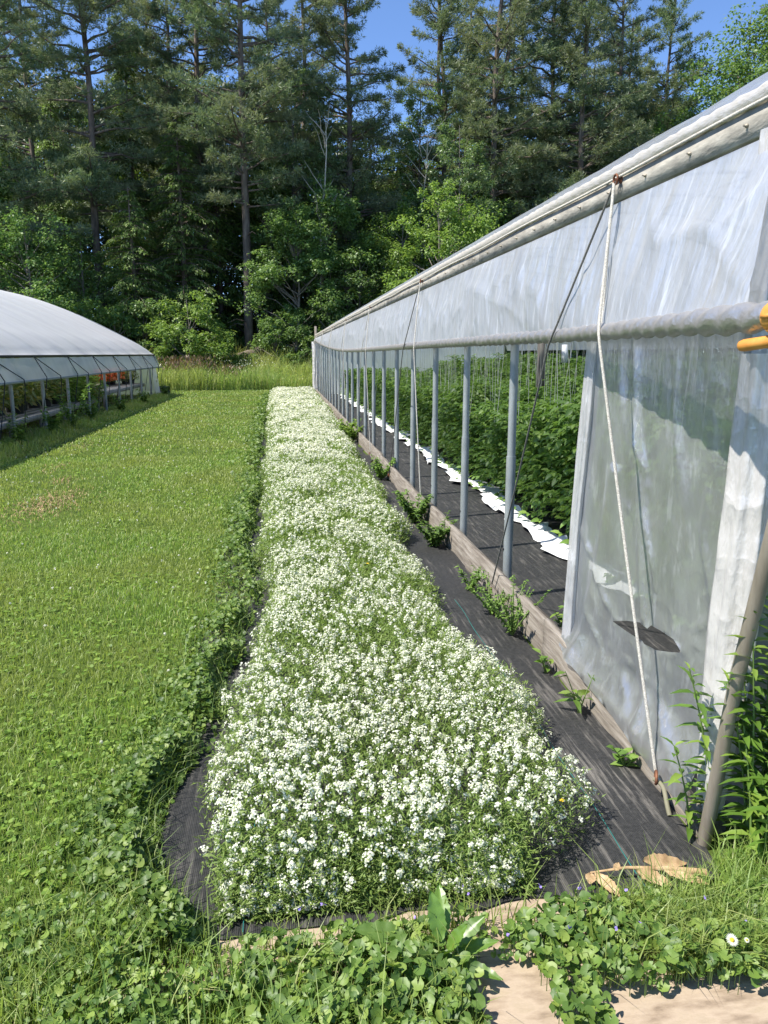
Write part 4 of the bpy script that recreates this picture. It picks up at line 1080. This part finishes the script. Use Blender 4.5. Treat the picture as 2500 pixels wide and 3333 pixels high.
# ------------------------------------------------------------------ single weeds along the baseboard
def weed(loc, h, n, L, label, seed, mat=None, spread=.5, wr=.4, name="weed", cat="weed", stems=5):
    r = empty(name, label, cat, loc); g = rng(seed)
    mb = MB(); s = Soup()
    if stems >= 7 and h < .45: n = int(n * 3.2); L = L * 1.05; stems = int(stems * 1.7)
    for j in range(stems):
        a = g.uniform(0, 6.28); le = h * g.uniform(.5, 1.05)
        tip = np.array([math.cos(a) * spread * le, math.sin(a) * spread * le, le])
        u = np.linspace(0, 1, 7)[:, None]; pts = tip * np.concatenate([u, u, u ** .8], 1) * [1, 1, 1]
        mb.tube(pts, np.linspace(.003, .0012, 7) * (1 + h), 5)
        m = max(3, n // stems); t = g.uniform(.12, 1.0, m)
        P = np.stack([np.interp(t, np.linspace(0, 1, 7), pts[:, i]) for i in range(3)], 1)
        b = g.uniform(0, 6.28, m); D = np.stack([np.cos(b), np.sin(b), g.normal(.25, .35, m)], 1)
        s.leaf6(P, D, np.array([0, 0, 1.0]) + g.normal(0, .25, (m, 3)), L * g.uniform(.55, 1.2, m) * (1.1 - .4 * t), L * wr, 0, .3)
    s.build("leaves", mat or M_weed, r); mb.build("stem", M_stem, r)
    return r
weed((1.25, 2.98, .0), .21, 16, .095, "small thistle with jagged leaves against the board left of the torn plastic", 1, M_lance, .35, .3, "thistle", "thistle", 3)
weed((1.26, 2.53, .0), .10, 12, .06, "low broad-leaved weed at the foot of the board below the torn plastic", 2, M_weed, .6, .6)
weed((1.25, 3.42, .0), .12, 10, .065, "small bright green seedling at the foot of the board near the curtain edge", 3, M_lance, .4, .38)
weed((1.24, 3.95, .0), .30, 150, .028, "sprawling small-leaved weed clump against the nearest bare stretch of board", 4, M_weed, .7, .5, stems=12)
weed((1.22, 4.30, .0), .24, 90, .03, "airy small-leaved weed right behind the sprawling clump by the board", 14, M_weed, .8, .5, stems=9)
weed((1.20, 4.78, .0), .18, 60, .04, "thin low weed beside the hook of the dark cord", 5, M_weed, .7, .4, stems=7)
weed((1.20, 6.0, .0), .27, 160, .05, "leafy green weed clump beside the board, second in line beyond the dark cord", 6, M_weed, .8, .5, stems=12)
weed((1.20, 6.9, .0), .33, 200, .055, "tallest bushy weed clump by the board, beside the middle of the bed", 7, M_weed, .7, .5, stems=14)
weed((1.20, 9.4, .0), .30, 160, .06, "rounded weed clump by the board where the second white cord comes down", 8, M_weed, .7, .5, stems=12)
weed((1.22, 13.6, .0), .32, 150, .075, "bright weed clump by the board, well down the greenhouse", 9, M_clover, .8, .5, stems=12)
weed((1.22, 14.7, .0), .34, 150, .08, "farthest bright weed clump against the greenhouse board", 10, M_clover, .8, .5, stems=12)
weed((1.56, 4.05, .0), .20, 24, .06, "lone weed growing through the cloth inside the greenhouse near the board", 11, M_lance, .4, .4, stems=3)
for x, y, h, sd, lab in ((-4.35, 16.9, 1.0, 21, "tallest green weed standing against the left greenhouse posts"), (-4.4, 15.6, .6, 22, "medium green weed by the left greenhouse, left of the tallest one"), (-4.4, 18.6, .6, 23, "medium green weed by the left greenhouse, right of the tallest one"), (-4.4, 13.6, .55, 24, "dark green weed at the left picture edge by the low bench"), (-4.3, 21.5, .5, 25, "low wide weed in front of the short bench"), (-4.3, 25.2, .45, 26, "low wide weed in front of the empty grey bench"), (-4.25, 29.2, .5, 27, "weed clump at the far corner next to the tyres")):
    weed((x, y, 0), h, 260, .13, lab, sd, M_weed, .45, .32, stems=12)
# coarse fringe of long grass under the left greenhouse side
s = Soup(); g = rng(818); n = 9000; y = g.uniform(9, 31, n); x = -4.45 + g.normal(0, .22, n)
s.blades(np.stack([x, y, 0 * x], 1), g.uniform(.06, .26, n) * (.25 + fbm(y * 1.3, x, 4)), .012, g.uniform(.2, .9, n), 3)
fr = s.build("fringe_grass", M_grass); tag(fr, "uncut fringe of long grass along the foot of the left greenhouse", "grass", None, "stuff")

# tall lance-leaved plant at the right edge
pl = empty("tall_leafy_plant", "clump of tall stems with glossy lance-shaped leaves behind the leaning pipe", "plant", (1.50, 1.95, 0))
g = rng(919)
stems = [(g.uniform(-.11, .16), g.uniform(-.09, .07), g.uniform(.45, .92)) for _ in range(34)] + [(-.115, -.02, .55), (-.10, -.06, .40), (-.09, -.09, .3), (-.215, .155, .30), (-.17, .15, .46), (-.15, .14, .60)]
for (x, y, h) in stems:
    u = np.linspace(0, 1, 8); a = g.uniform(0, 6.28); le = g.uniform(.04, .13) if x > -.09 else .12
    dx, dy = math.cos(a) * le * .6 - (.06 if x < -.07 else .0), math.sin(a) * le * .4
    pts = np.stack([x + dx * u ** 1.6, y + dy * u ** 1.6, h * u], 1)
    mb = MB(); mb.tube(pts, np.linspace(.0042, .0018, 8), 6)
    st = mb.build("stem", M_stem, pl, True)
    s = Soup(); k = int(h / .030); t = np.linspace(.10, 1.0, k)
    P = np.stack([np.interp(t, u, pts[:, i]) for i in range(3)], 1)
    ph = np.arange(k) * 1.57 + g.uniform(0, 6)
    for sg in (0, math.pi):
        b = ph + sg + g.normal(0, .25, k)
        D = np.stack([np.cos(b), np.sin(b), g.normal(.35, .2, k) + .5 * (t > .9)], 1)
        L = g.uniform(.055, .092, k) * np.where(t > .92, .6, 1)
        s.leaf6(P, D, np.array([0, 0, 1.0]) + g.normal(0, .2, (k, 3)), L, L * .30, 0, .35, .25)
    s.build("leaves", M_lance, st)

# broad-leaved weed in the foreground
bw = empty("broadleaf_weed", "large-leaved upright weed in the middle of the foreground ivy", "weed", (.37, 1.66, 0))
def big_leaf(name, parent, base, tip, width, seed, mat, curl=.15):
    g = rng(seed); base = np.array(base, float); tip = np.array(tip, float); d = tip - base; L = np.linalg.norm(d); d /= L
    sd = np.cross(d, [0, -.35, 1]); sd /= np.linalg.norm(sd); nn = np.cross(sd, d)
    k = 17; u = np.linspace(0, 1, k); w = width * (np.sin(np.pi * u ** .8) ** .85) * (1 + .16 * ((np.arange(k) % 2) - .5)) + .001
    m = 7; vv = np.linspace(-1, 1, m); G = np.zeros((k, m, 3))
    for i in range(k):
        for j in range(m):
            G[i, j] = base + d * L * u[i] + sd * w[i] * vv[j] * .5 + nn * (.10 * width * abs(vv[j]) - curl * L * u[i] ** 2 + .05 * width * math.sin(u[i] * 26) * abs(vv[j]))
    mb = MB(); mb.grid(G); return mb.build(name, mat, parent, True)
for j, (tip, wd) in enumerate((((-.02, .06, .19), .045), ((.015, .13, .16), .05), ((.05, -.02, .15), .035), ((.11, .02, .14), .045), ((.14, -.01, .09), .035), ((.13, -.09, .05), .035), ((.04, -.10, .07), .045), ((.0, -.06, .12), .04))):
    b0 = (tip[0] * .22, tip[1] * .22, .03 + tip[2] * .25)
    big_leaf("leaf", bw, b0, tip, wd, j, M_lance, .12)
mb = MB()
for tip in ((-.02, .06, .1), (.05, 0, .08), (.03, -.02, .06)): mb.tube([(0, 0, 0), tip], [.004, .002], 5)
mb.build("stem", M_stem, bw)
bl = empty("broadleaf_weed", "single long pale-veined leaf lying left of the large-leaved upright weed", "weed", (.28, 1.70, .02))
big_leaf("leaf", bl, (0, 0, .06), (-.135, .015, .085), .055, 77, M_weed, .05)
mb = MB(); mb.tube([(.03, -.02, -.02), (0, 0, .06)], .002, 5); mb.build("stem", M_stem, bl)

# dried plant on the cloth
dp = empty("dried_plant", "pulled brown dried plant with withered leaves lying on the black cloth", "dried plant", (1.0, 1.89, .02))
mb = MB(); mb.tube([(-.13, .035, .02), (-.02, .03, .03), (.10, .01, .03), (.21, -.01, .02)], [.003, .005, .008, .012], 7); mb.build("stem", M_dry, dp, True)
for j, (b0, tip, wd) in enumerate((((-.12, .03, .02), (-.07, -.06, .01), .04), ((-.13, .03, .02), (-.15, -.01, .02), .03), ((.04, .05, .03), (.19, .055, .015), .05), ((.0, .01, .03), (.10, -.03, .01), .045), ((-.06, .02, .03), (-.03, .06, .03), .02), ((.08, .01, .03), (.2, -.05, .02), .035))):
    big_leaf("leaf", dp, b0, tip, wd, 40 + j, M_dry, .1)
# daisies
def daisy(loc, label, s_=1.0):
    r = empty("daisy", label, "daisy", loc)
    a = np.arange(22) * .2856; s = Soup()
    s.leaves(np.stack([np.cos(a), np.sin(a), 0 * a], 1) * .003 * s_, np.stack([np.cos(a), np.sin(a), .12 + 0 * a], 1), np.zeros((22, 3)) + [0, 0, 1.0], .0115 * s_, .0042 * s_)
    s.build("petals", M_petal, r)
    mb = MB(); mb.tube([(0, 0, -.001), (0, 0, .003), (0, 0, .0045)], [.005 * s_, .0045 * s_, .002 * s_], 10); mb.build("centre", M_yellow, r)
    cord("stem", [(0, 0, -.11), (.003, .004, -.05), (0, 0, 0)], .0012, M_stem, 5, r)
    r.rotation_euler = (R(-22), 0, 0); r.rotation_euler = (R(32), 0, 0)
daisy((1.075, 1.535, .12), "white daisy with yellow centre above the cardboard in the lower right", 1.15)
daisy((1.115, 1.535, .115), "small half-open daisy just right of the larger one", .5)

# ------------------------------------------------------------------ trees
def limb(mb, a, b, r0, r1, g, n=5, wob=.06, k=7):
    a = np.array(a, float); b = np.array(b, float); u = np.linspace(0, 1, k)[:, None]
    L = np.linalg.norm(b - a)
    P = a + (b - a) * u + g.normal(0, wob * L * .25, (k, 3)) * np.sin(u * math.pi)
    mb.tube(P, np.linspace(r0, r1, k), n); return P

def pine(seed, h, base, spread, label=None, double=False, dens=1.0, tr=.24):
    """white pine: tall trunk, open whorls of near-level limbs carrying tufts of needles"""
    g = rng(seed); root = empty("pine_tree", "x", "pine tree")
    mb = MB(); s = Soup()
    lean = g.normal(0, .25, 2)
    def tp(z):
        t = z / h; return np.array([lean[0] * t * 1.2 + .10 * math.sin(z * .5 + seed), lean[1] * t + .08 * math.cos(z * .43), z])
    zs = np.linspace(0, h, 16)
    mb.tube([tp(z) for z in zs], np.linspace(tr, .05, 16) * np.where(zs < .5, 1.2, 1), 9)
    if double:
        z0 = h * .60
        P = [tp(z0), tp(z0) + [.55, 0, .8], tp(z0) + [.75, 0, 2.2], tp(z0) + [.7, .1, h * .36]]
        mb.tube(P, [tr * .55, tr * .5, tr * .4, .04], 8)
    z = base
    while z < h - .3:
        f = (z - base) / (h - base)
        Lm = spread * (1.0 - f ** 1.6 * .8) * (.65 + .35 * min(1, f * 5 + .3))
        for j in range(g.integers(3, 6)):
            if g.uniform() < .14: continue
            a = g.uniform(0, 6.28); L = Lm * g.uniform(.55, 1.15)
            p0 = tp(z + g.normal(0, .12))
            el = g.uniform(-.05, .22) + .45 * f
            tip = p0 + np.array([math.cos(a) * L, math.sin(a) * L, L * el])
            P = limb(mb, p0, tip, .022 + .014 * L, .008, g, 5, .10, 6)
            side = np.array([-math.sin(a), math.cos(a), 0])
            m = int(L * 17 * dens) + 4
            t = g.uniform(.28, 1.05, m); Q = np.stack([np.interp(t, np.linspace(0, 1, 6), P[:, i]) for i in range(3)], 1)
            off = g.normal(0, 1, m) * .30 * L * (1.12 - t)
            Q = Q + side * off[:, None] + np.stack([0 * t, 0 * t, g.normal(.03, .09, m) + .03 * np.abs(off)], 1)
            nn = 15
            d = nrm(g.normal(size=(m, nn, 3)) * [1, 1, .8] + np.array([math.cos(a), math.sin(a), .45]) * .75)
            QQ = np.repeat(Q[:, None], nn, 1) + d * .03
            s.leaves(QQ.reshape(-1, 3), d.reshape(-1, 3), g.normal(size=(m * nn, 3)), g.uniform(.14, .30, m * nn), .032, 0)
        z += g.uniform(.42, .72)
    for j in range(12):     # dead stubs below the crown
        a = g.uniform(0, 6.28); zz = g.uniform(base * .3, base * 1.15); L = g.uniform(.5, 1.7); p0 = tp(zz)
        mb.tube([p0, p0 + np.array([math.cos(a) * L * .6, math.sin(a) * L * .6, .1]), p0 + np.array([math.cos(a) * L, math.sin(a) * L, -.1])], [.03, .02, .006], 4)
    mb.build("trunk", M_bark, root, True); s.build("crown", M_pine, root)
    return (root, list(root.children))

def hemlock(seed, h, spread, base=.6):
    """hemlock: dense cone of drooping feathery sprays"""
    g = rng(seed); root = empty("hemlock_tree", "x", "hemlock tree"); mb = MB(); s = Soup()
    mb.tube([(0, 0, 0), (.05, 0, h * .5), (0, .05, h)], [.2, .12, .02], 8)
    z = base
    while z < h - .15:
        f = (z - base) / (h - base)
        for j in range(5):
            a = g.uniform(0, 6.28); L = (spread * (1 - f) ** .8 + .25) * g.uniform(.6, 1.18)
            k = 7; u = np.linspace(0, 1, k)
            P = np.stack([math.cos(a) * L * u, math.sin(a) * L * u, z + .22 * L * u - .42 * L * u ** 2.2 + g.normal(0, .03, k)], 1)
            mb.tube(P[::2], np.linspace(.012 + .008 * L, .005, len(P[::2])), 4)
            m = int(L * 52) + 8; t = g.uniform(.15, 1.03, m) ** .8
            Q = np.stack([np.interp(t, u, P[:, i]) for i in range(3)], 1)
            side = np.array([-math.sin(a), math.cos(a), 0]); off = g.normal(0, .24, m) * (1.15 - t) * (.5 + .5 * L)
            Q = Q + side * off[:, None]; Q[:, 2] -= np.abs(off) * .45 + g.uniform(0, .16, m)
            D = np.array([math.cos(a), math.sin(a), -.55]) + side * np.sign(off)[:, None] * .6 + g.normal(0, .25, (m, 3))
            s.leaves(Q, D, np.array([0, 0, 1.0]) + g.normal(0, .35, (m, 3)), g.uniform(.12, .24, m), g.uniform(.045, .08, m), 0, .25)
        z += .27
    mb.build("trunk", M_bark, root, True); s.build("crown", M_hem, root)
    return (root, list(root.children))

def broadleaf(seed, h, r, zb, mat, name="broadleaf_tree", cat="tree", nb=34, sub=9, nl=42, ls=.15, tr=.14, flat_=.8, trunks=1):
    """deciduous crown: limbs to many leafy boughs, each of several twig clusters, with gaps between"""
    g = rng(seed); root = empty(name, "x", cat); mb = MB(); s = Soup()
    cz = (h + zb) / 2; hz = (h - zb) / 2
    fork = np.array([0, 0, zb + .25 * (h - zb)])
    for q in range(trunks):
        o = g.normal(0, .35, 2) if trunks > 1 else (0, 0)
        mb.tube([(o[0] * .4, o[1] * .4, 0), (o[0] * .7, o[1] * .7, fork[2] * .6), (o[0], o[1], fork[2])], [tr, tr * .8, tr * .6], 8)
    mb.tube([fork, (.1, .0, cz), (0, .05, h * .93)], [tr * .6, tr * .4, .02], 6)
    A = []
    while len(A) < nb:
        v = g.normal(size=3); v /= np.linalg.norm(v); q = g.uniform(.35, 1) ** .45
        p = np.array([v[0] * r, v[1] * r, v[2] * hz]) * q
        p[:2] *= 1 - .35 * max(0, v[2]); p[2] += cz
        A.append(p)
    for p in A:
        z0 = np.array([0, 0, max(zb * .7, fork[2] * .7, p[2] - g.uniform(.3, .9) * r * .8)]); z0[2] = min(z0[2], h * .85)
        limb(mb, z0, p, .03, .008, g, 4, .1, 5)
        rb = r * g.uniform(.20, .36)
        for j in range(sub):
            v = g.normal(size=3); v /= np.linalg.norm(v); c = p + v * rb * g.uniform(.4, 1.05) * np.array([1, 1, flat_])
            rs = rb * g.uniform(.30, .55); m = int(nl * g.uniform(.6, 1.3))
            d = nrm(g.normal(size=(m, 3)) + [0, 0, .35]); Q = c + d * rs * g.uniform(.35, 1.0, (m, 1)) * [1.15, 1.15, .7]
            a = g.uniform(0, 6.28, m)
            D = np.stack([np.cos(a), np.sin(a), g.normal(-.45, .35, m)], 1) + d * .5
            s.leaves(Q, D, d * .5 + np.array([0, 0, .9]) + g.normal(0, .35, (m, 3)), ls * g.uniform(.6, 1.25, m), ls * .62 * g.uniform(.7, 1.2, m), 0, .12)
    mb.build("trunk", M_bark2, root, True); s.build("crown", mat, root)
    return (root, list(root.children))

F_, TH, PS = 1662.0, R(11.63), R(7.47)
def bearing(px, Yd):           # ground position at depth Yd along a bearing read off a map of the site
    u = px - 829.5; fw = F_ * math.cos(TH) + 342 * math.sin(TH)
    dx = u * math.cos(PS) + fw * math.sin(PS); dy = -u * math.sin(PS) + fw * math.cos(PS)
    return (dx / dy * Yd, Yd, 0)

PINES = [pine(1, 26, 8.5, 4.3), pine(2, 25, 6.5, 3.8), pine(3, 25, 9.0, 3.9, double=True), pine(4, 24.5, 6.0, 4.9)]
pu = [0] * 4
G_P = "tall white pines at the edge of the wood"
for k, px, Yd, rz, sc, lab in (
    (0, 228, 43, 0.3, 1.02, "tall straight white pine on the left with a thick bare trunk"),
    (1, 452, 46, 2.0, 1.06, "white pine between the two straightest trunks left of centre"),
    (0, 540, 41.8, 4.0, 1.05, "white pine whose straight bare trunk reaches the ground near the fallen log"),
    (1, 758, 45, 5.1, 1.03, "slightly leaning white pine standing alone above the centre of the flower bed"),
    (2, 1040, 46, 0.0, 1.08, "white pine with a forked double stem"),
    (3, 1236, 45, 1.0, 1.04, "broad white pine with heavy spreading limbs right of centre"),
    (3, 18, 41, 3.3, 1.02, "white pine cut by the left picture edge with a bare crooked limb"),
    (1, 668, 50, 3.1, 1.05, "farther thin white pine between centre and leaning pine"),
    (3, 1690, 50, 4.2, 1.12, "white pine at the upper right corner of the picture"),
    (0, 110, 52, 1.3, .98, "farther white pine behind the left greenhouse"),
    (2, 1110, 52, 2.2, 1.0, "farther white pine just right of the forked pine"),
    (2, 968, 49, 3.9, 1.02, "white pine left of the forked pine, its twin in height"),
    (0, 1400, 49, 5.2, .90, "slender white pine at the right shoulder of the broad one"),
    (3, 1165, 48, 2.7, 1.04, "white pine filling the space between the forked pine and the broad one"),
    (3, 1310, 50, 5.5, 1.0, "white pine close behind the right side of the broad one"),
    (1, 1000, 54, 1.9, 1.0, "distant white pine seen left of the forked pine"),
    (3, 400, 50, .4, 1.02, "white pine rising behind the drooping hemlock"),
    (1, 350, 53, .9, .98, "farther white pine behind the dark hemlocks"),
    (0, 600, 55, 2.6, .96, "distant white pine showing over the pale deciduous tree"),
    (1, 1330, 53, 4.4, .92, "distant white pine right of the broad spreading one"),
):
    x, y, z = bearing(px, Yd)
    place(PINES, pu, k, (x, y, -.05), rz, sc, lab, G_P)

HEMS = [hemlock(11, 13.5, 3.0), hemlock(12, 10.5, 3.3), hemlock(13, 17, 2.6)]
hu = [0] * 3
for k, px, Yd, rz, sc, lab in (
    (0, 405, 42, 0, 1.0, "drooping hemlock with light green sprays left of the straight pine trunk"),
    (1, 300, 40.5, 1.4, .9, "low wide hemlock hanging over the bright green shrub"),
    (2, 310, 46, 2.2, 1.05, "tall dark hemlock behind the first pine trunk"),
    (2, 1165, 47, .8, .92, "dark hemlock under the broad spreading pine"),
    (0, 1275, 46, 4.1, .95, "dark hemlock just above the greenhouse ridge on the right"),
    (0, 585, 47, 3.2, 1.0, "hemlock in the shade right of the straight pine trunk"),
    (2, 150, 47, 5.1, .9, "dark hemlock between the left greenhouse and the first pine"),
    (1, 480, 46, 5.6, 1.1, "shaded hemlock behind the straight pine trunk"),
    (2, 880, 50, 1.7, .9, "dark hemlock behind the round deciduous crowns"),
    (0, 60, 45, 2.9, .95, "dark hemlock near the left picture edge"),
):
    x, y, z = bearing(px, Yd); place(HEMS, hu, k, (x, y, -.05), rz, sc, lab, "hemlocks at the edge of the wood")

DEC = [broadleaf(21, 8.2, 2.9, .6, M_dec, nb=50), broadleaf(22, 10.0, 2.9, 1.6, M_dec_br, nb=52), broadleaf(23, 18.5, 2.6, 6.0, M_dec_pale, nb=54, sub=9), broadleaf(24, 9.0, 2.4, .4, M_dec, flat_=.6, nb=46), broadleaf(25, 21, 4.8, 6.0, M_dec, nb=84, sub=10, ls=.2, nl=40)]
du = [0] * 5
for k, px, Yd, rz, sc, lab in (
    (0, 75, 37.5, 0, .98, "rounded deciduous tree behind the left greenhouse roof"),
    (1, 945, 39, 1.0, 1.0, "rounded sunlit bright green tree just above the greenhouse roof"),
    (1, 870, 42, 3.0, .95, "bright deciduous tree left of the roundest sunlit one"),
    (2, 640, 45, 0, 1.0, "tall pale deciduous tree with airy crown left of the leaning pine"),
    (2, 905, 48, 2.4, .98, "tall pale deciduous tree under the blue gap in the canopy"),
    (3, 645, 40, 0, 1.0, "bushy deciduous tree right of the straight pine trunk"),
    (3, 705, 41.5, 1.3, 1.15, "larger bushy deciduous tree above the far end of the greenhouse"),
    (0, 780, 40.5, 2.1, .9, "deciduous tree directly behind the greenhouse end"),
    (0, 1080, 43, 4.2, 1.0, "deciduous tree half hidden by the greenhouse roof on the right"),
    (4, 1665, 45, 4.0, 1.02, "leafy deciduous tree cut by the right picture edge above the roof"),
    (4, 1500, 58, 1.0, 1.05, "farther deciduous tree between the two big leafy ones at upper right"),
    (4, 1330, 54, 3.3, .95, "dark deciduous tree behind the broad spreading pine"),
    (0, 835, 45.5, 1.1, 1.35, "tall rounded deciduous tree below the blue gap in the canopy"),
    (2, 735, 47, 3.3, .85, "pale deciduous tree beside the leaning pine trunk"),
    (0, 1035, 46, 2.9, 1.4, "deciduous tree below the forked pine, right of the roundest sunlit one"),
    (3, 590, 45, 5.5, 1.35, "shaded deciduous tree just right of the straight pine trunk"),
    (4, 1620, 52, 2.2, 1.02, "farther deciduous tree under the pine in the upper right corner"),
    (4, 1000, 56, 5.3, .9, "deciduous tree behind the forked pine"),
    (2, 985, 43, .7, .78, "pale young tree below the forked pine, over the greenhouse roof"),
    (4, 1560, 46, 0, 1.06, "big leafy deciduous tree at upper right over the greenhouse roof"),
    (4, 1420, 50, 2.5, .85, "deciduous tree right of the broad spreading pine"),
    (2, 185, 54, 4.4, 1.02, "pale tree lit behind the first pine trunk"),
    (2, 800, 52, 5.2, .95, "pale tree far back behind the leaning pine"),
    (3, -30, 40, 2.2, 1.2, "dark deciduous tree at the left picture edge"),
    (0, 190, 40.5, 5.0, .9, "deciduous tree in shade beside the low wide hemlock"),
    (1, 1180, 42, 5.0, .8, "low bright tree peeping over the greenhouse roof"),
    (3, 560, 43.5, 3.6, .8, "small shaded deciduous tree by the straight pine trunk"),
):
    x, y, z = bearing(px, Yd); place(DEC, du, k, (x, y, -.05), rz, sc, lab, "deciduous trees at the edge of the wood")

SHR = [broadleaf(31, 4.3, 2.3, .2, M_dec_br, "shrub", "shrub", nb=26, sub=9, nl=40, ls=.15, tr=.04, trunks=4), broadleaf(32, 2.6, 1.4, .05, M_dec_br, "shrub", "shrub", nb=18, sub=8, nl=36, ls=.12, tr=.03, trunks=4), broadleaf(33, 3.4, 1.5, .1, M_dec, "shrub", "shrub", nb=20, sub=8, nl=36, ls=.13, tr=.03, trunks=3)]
su = [0] * 3
for k, px, Yd, rz, sc, lab in (
    (0, 408, 37.5, 0, 1.0, "large bright yellow-green shrub left of the straight pine trunk"),
    (1, 345, 37.2, 1.0, .7, "small shrub at the foot of the bright yellow-green one"),
    (1, 480, 37.8, 2.0, .85, "light green shrub in front of the fallen log"),
    (2, 596, 38.5, 0.5, .95, "grey-green shrub right of the fallen log"),
    (2, 640, 38.3, 3.5, .85, "shrub with bare lower stems near the greenhouse end stake"),
    (1, 672, 37.9, 4.1, .9, "light green shrub touching the greenhouse end"),
    (2, 255, 38, 2.4, 1.1, "shaded shrub behind the left greenhouse ridge"),
    (2, 715, 39.5, 1.2, 1.3, "dark shrub behind the greenhouse end stake"),
    (2, 315, 39, 4.0, 1.2, "dark shrub between the low hemlock and the bright shrub"),
):
    x, y, z = bearing(px, Yd); place(SHR, su, k, (x, y, 0), rz, sc, lab, "shrubs along the meadow")
# bare dead saplings
for px, Yd, lab, sd in ((690, 41, "bare dead sapling with thin grey twigs in front of the leaning pine", 1), (900, 43.5, "bare dead sapling left of the forked pine", 2)):
    g = rng(sd + 70); x, y, z = bearing(px, Yd); mb = MB()
    top = np.array([.5, 0, 13.0]); P = limb(mb, (0, 0, 0), top, .09, .02, g, 6, .05, 9)
    for j in range(22):
        a = g.uniform(0, 6.28); zz = g.uniform(5, 12.6); L = g.uniform(.6, 2.2); p0 = np.array([.5 * zz / 13, 0, zz])
        limb(mb, p0, p0 + [math.cos(a) * L * .7, math.sin(a) * L * .7, L * .8], .03, .006, g, 4, .12, 5)
    o = mb.build("dead_sapling", M_dead, smooth=True); o.location = (x, y, 0); tag(o, lab, "dead tree")
x, y, z = bearing(520, 39.2); mb = MB(); g = rng(9)
limb(mb, (-.9, 0, 1.0), (1.1, .2, 1.75), .28, .2, g, 10, .06, 9)
for j in range(5):
    a = g.uniform(0, 6.28); limb(mb, (-.7, 0, 1.0), (-.9 + .7 * math.cos(a), .3 * math.sin(a), 1.0 + .7 * math.sin(a)), .07, .02, g, 5, .1, 4)
mb.tube([(-.8, 0, 1.0), (-1.1, 0, -.1)], .12, 6); mb.tube([(.9, .2, 1.6), (1.0, .2, -.1)], .15, 6)
lg = mb.build("fallen_log", M_bark, smooth=True); lg.location = (x, y, 0); tag(lg, "fallen brown log with root stubs at the foot of the straight pine", "log")

# deep wood behind: one mass
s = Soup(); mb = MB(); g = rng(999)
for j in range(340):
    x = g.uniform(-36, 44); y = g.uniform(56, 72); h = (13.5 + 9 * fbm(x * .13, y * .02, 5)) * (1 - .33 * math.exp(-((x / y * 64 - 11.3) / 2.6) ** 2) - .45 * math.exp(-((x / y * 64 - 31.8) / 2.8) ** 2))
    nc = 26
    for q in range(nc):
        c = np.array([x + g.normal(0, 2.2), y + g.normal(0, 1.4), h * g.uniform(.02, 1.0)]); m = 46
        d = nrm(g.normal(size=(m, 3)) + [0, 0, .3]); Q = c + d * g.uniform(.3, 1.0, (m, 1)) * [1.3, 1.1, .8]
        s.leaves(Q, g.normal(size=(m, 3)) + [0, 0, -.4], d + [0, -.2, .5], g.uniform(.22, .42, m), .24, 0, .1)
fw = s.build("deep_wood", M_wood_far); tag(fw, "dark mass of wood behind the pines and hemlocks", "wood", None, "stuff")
# leaf litter and shade plants on the floor of the wood
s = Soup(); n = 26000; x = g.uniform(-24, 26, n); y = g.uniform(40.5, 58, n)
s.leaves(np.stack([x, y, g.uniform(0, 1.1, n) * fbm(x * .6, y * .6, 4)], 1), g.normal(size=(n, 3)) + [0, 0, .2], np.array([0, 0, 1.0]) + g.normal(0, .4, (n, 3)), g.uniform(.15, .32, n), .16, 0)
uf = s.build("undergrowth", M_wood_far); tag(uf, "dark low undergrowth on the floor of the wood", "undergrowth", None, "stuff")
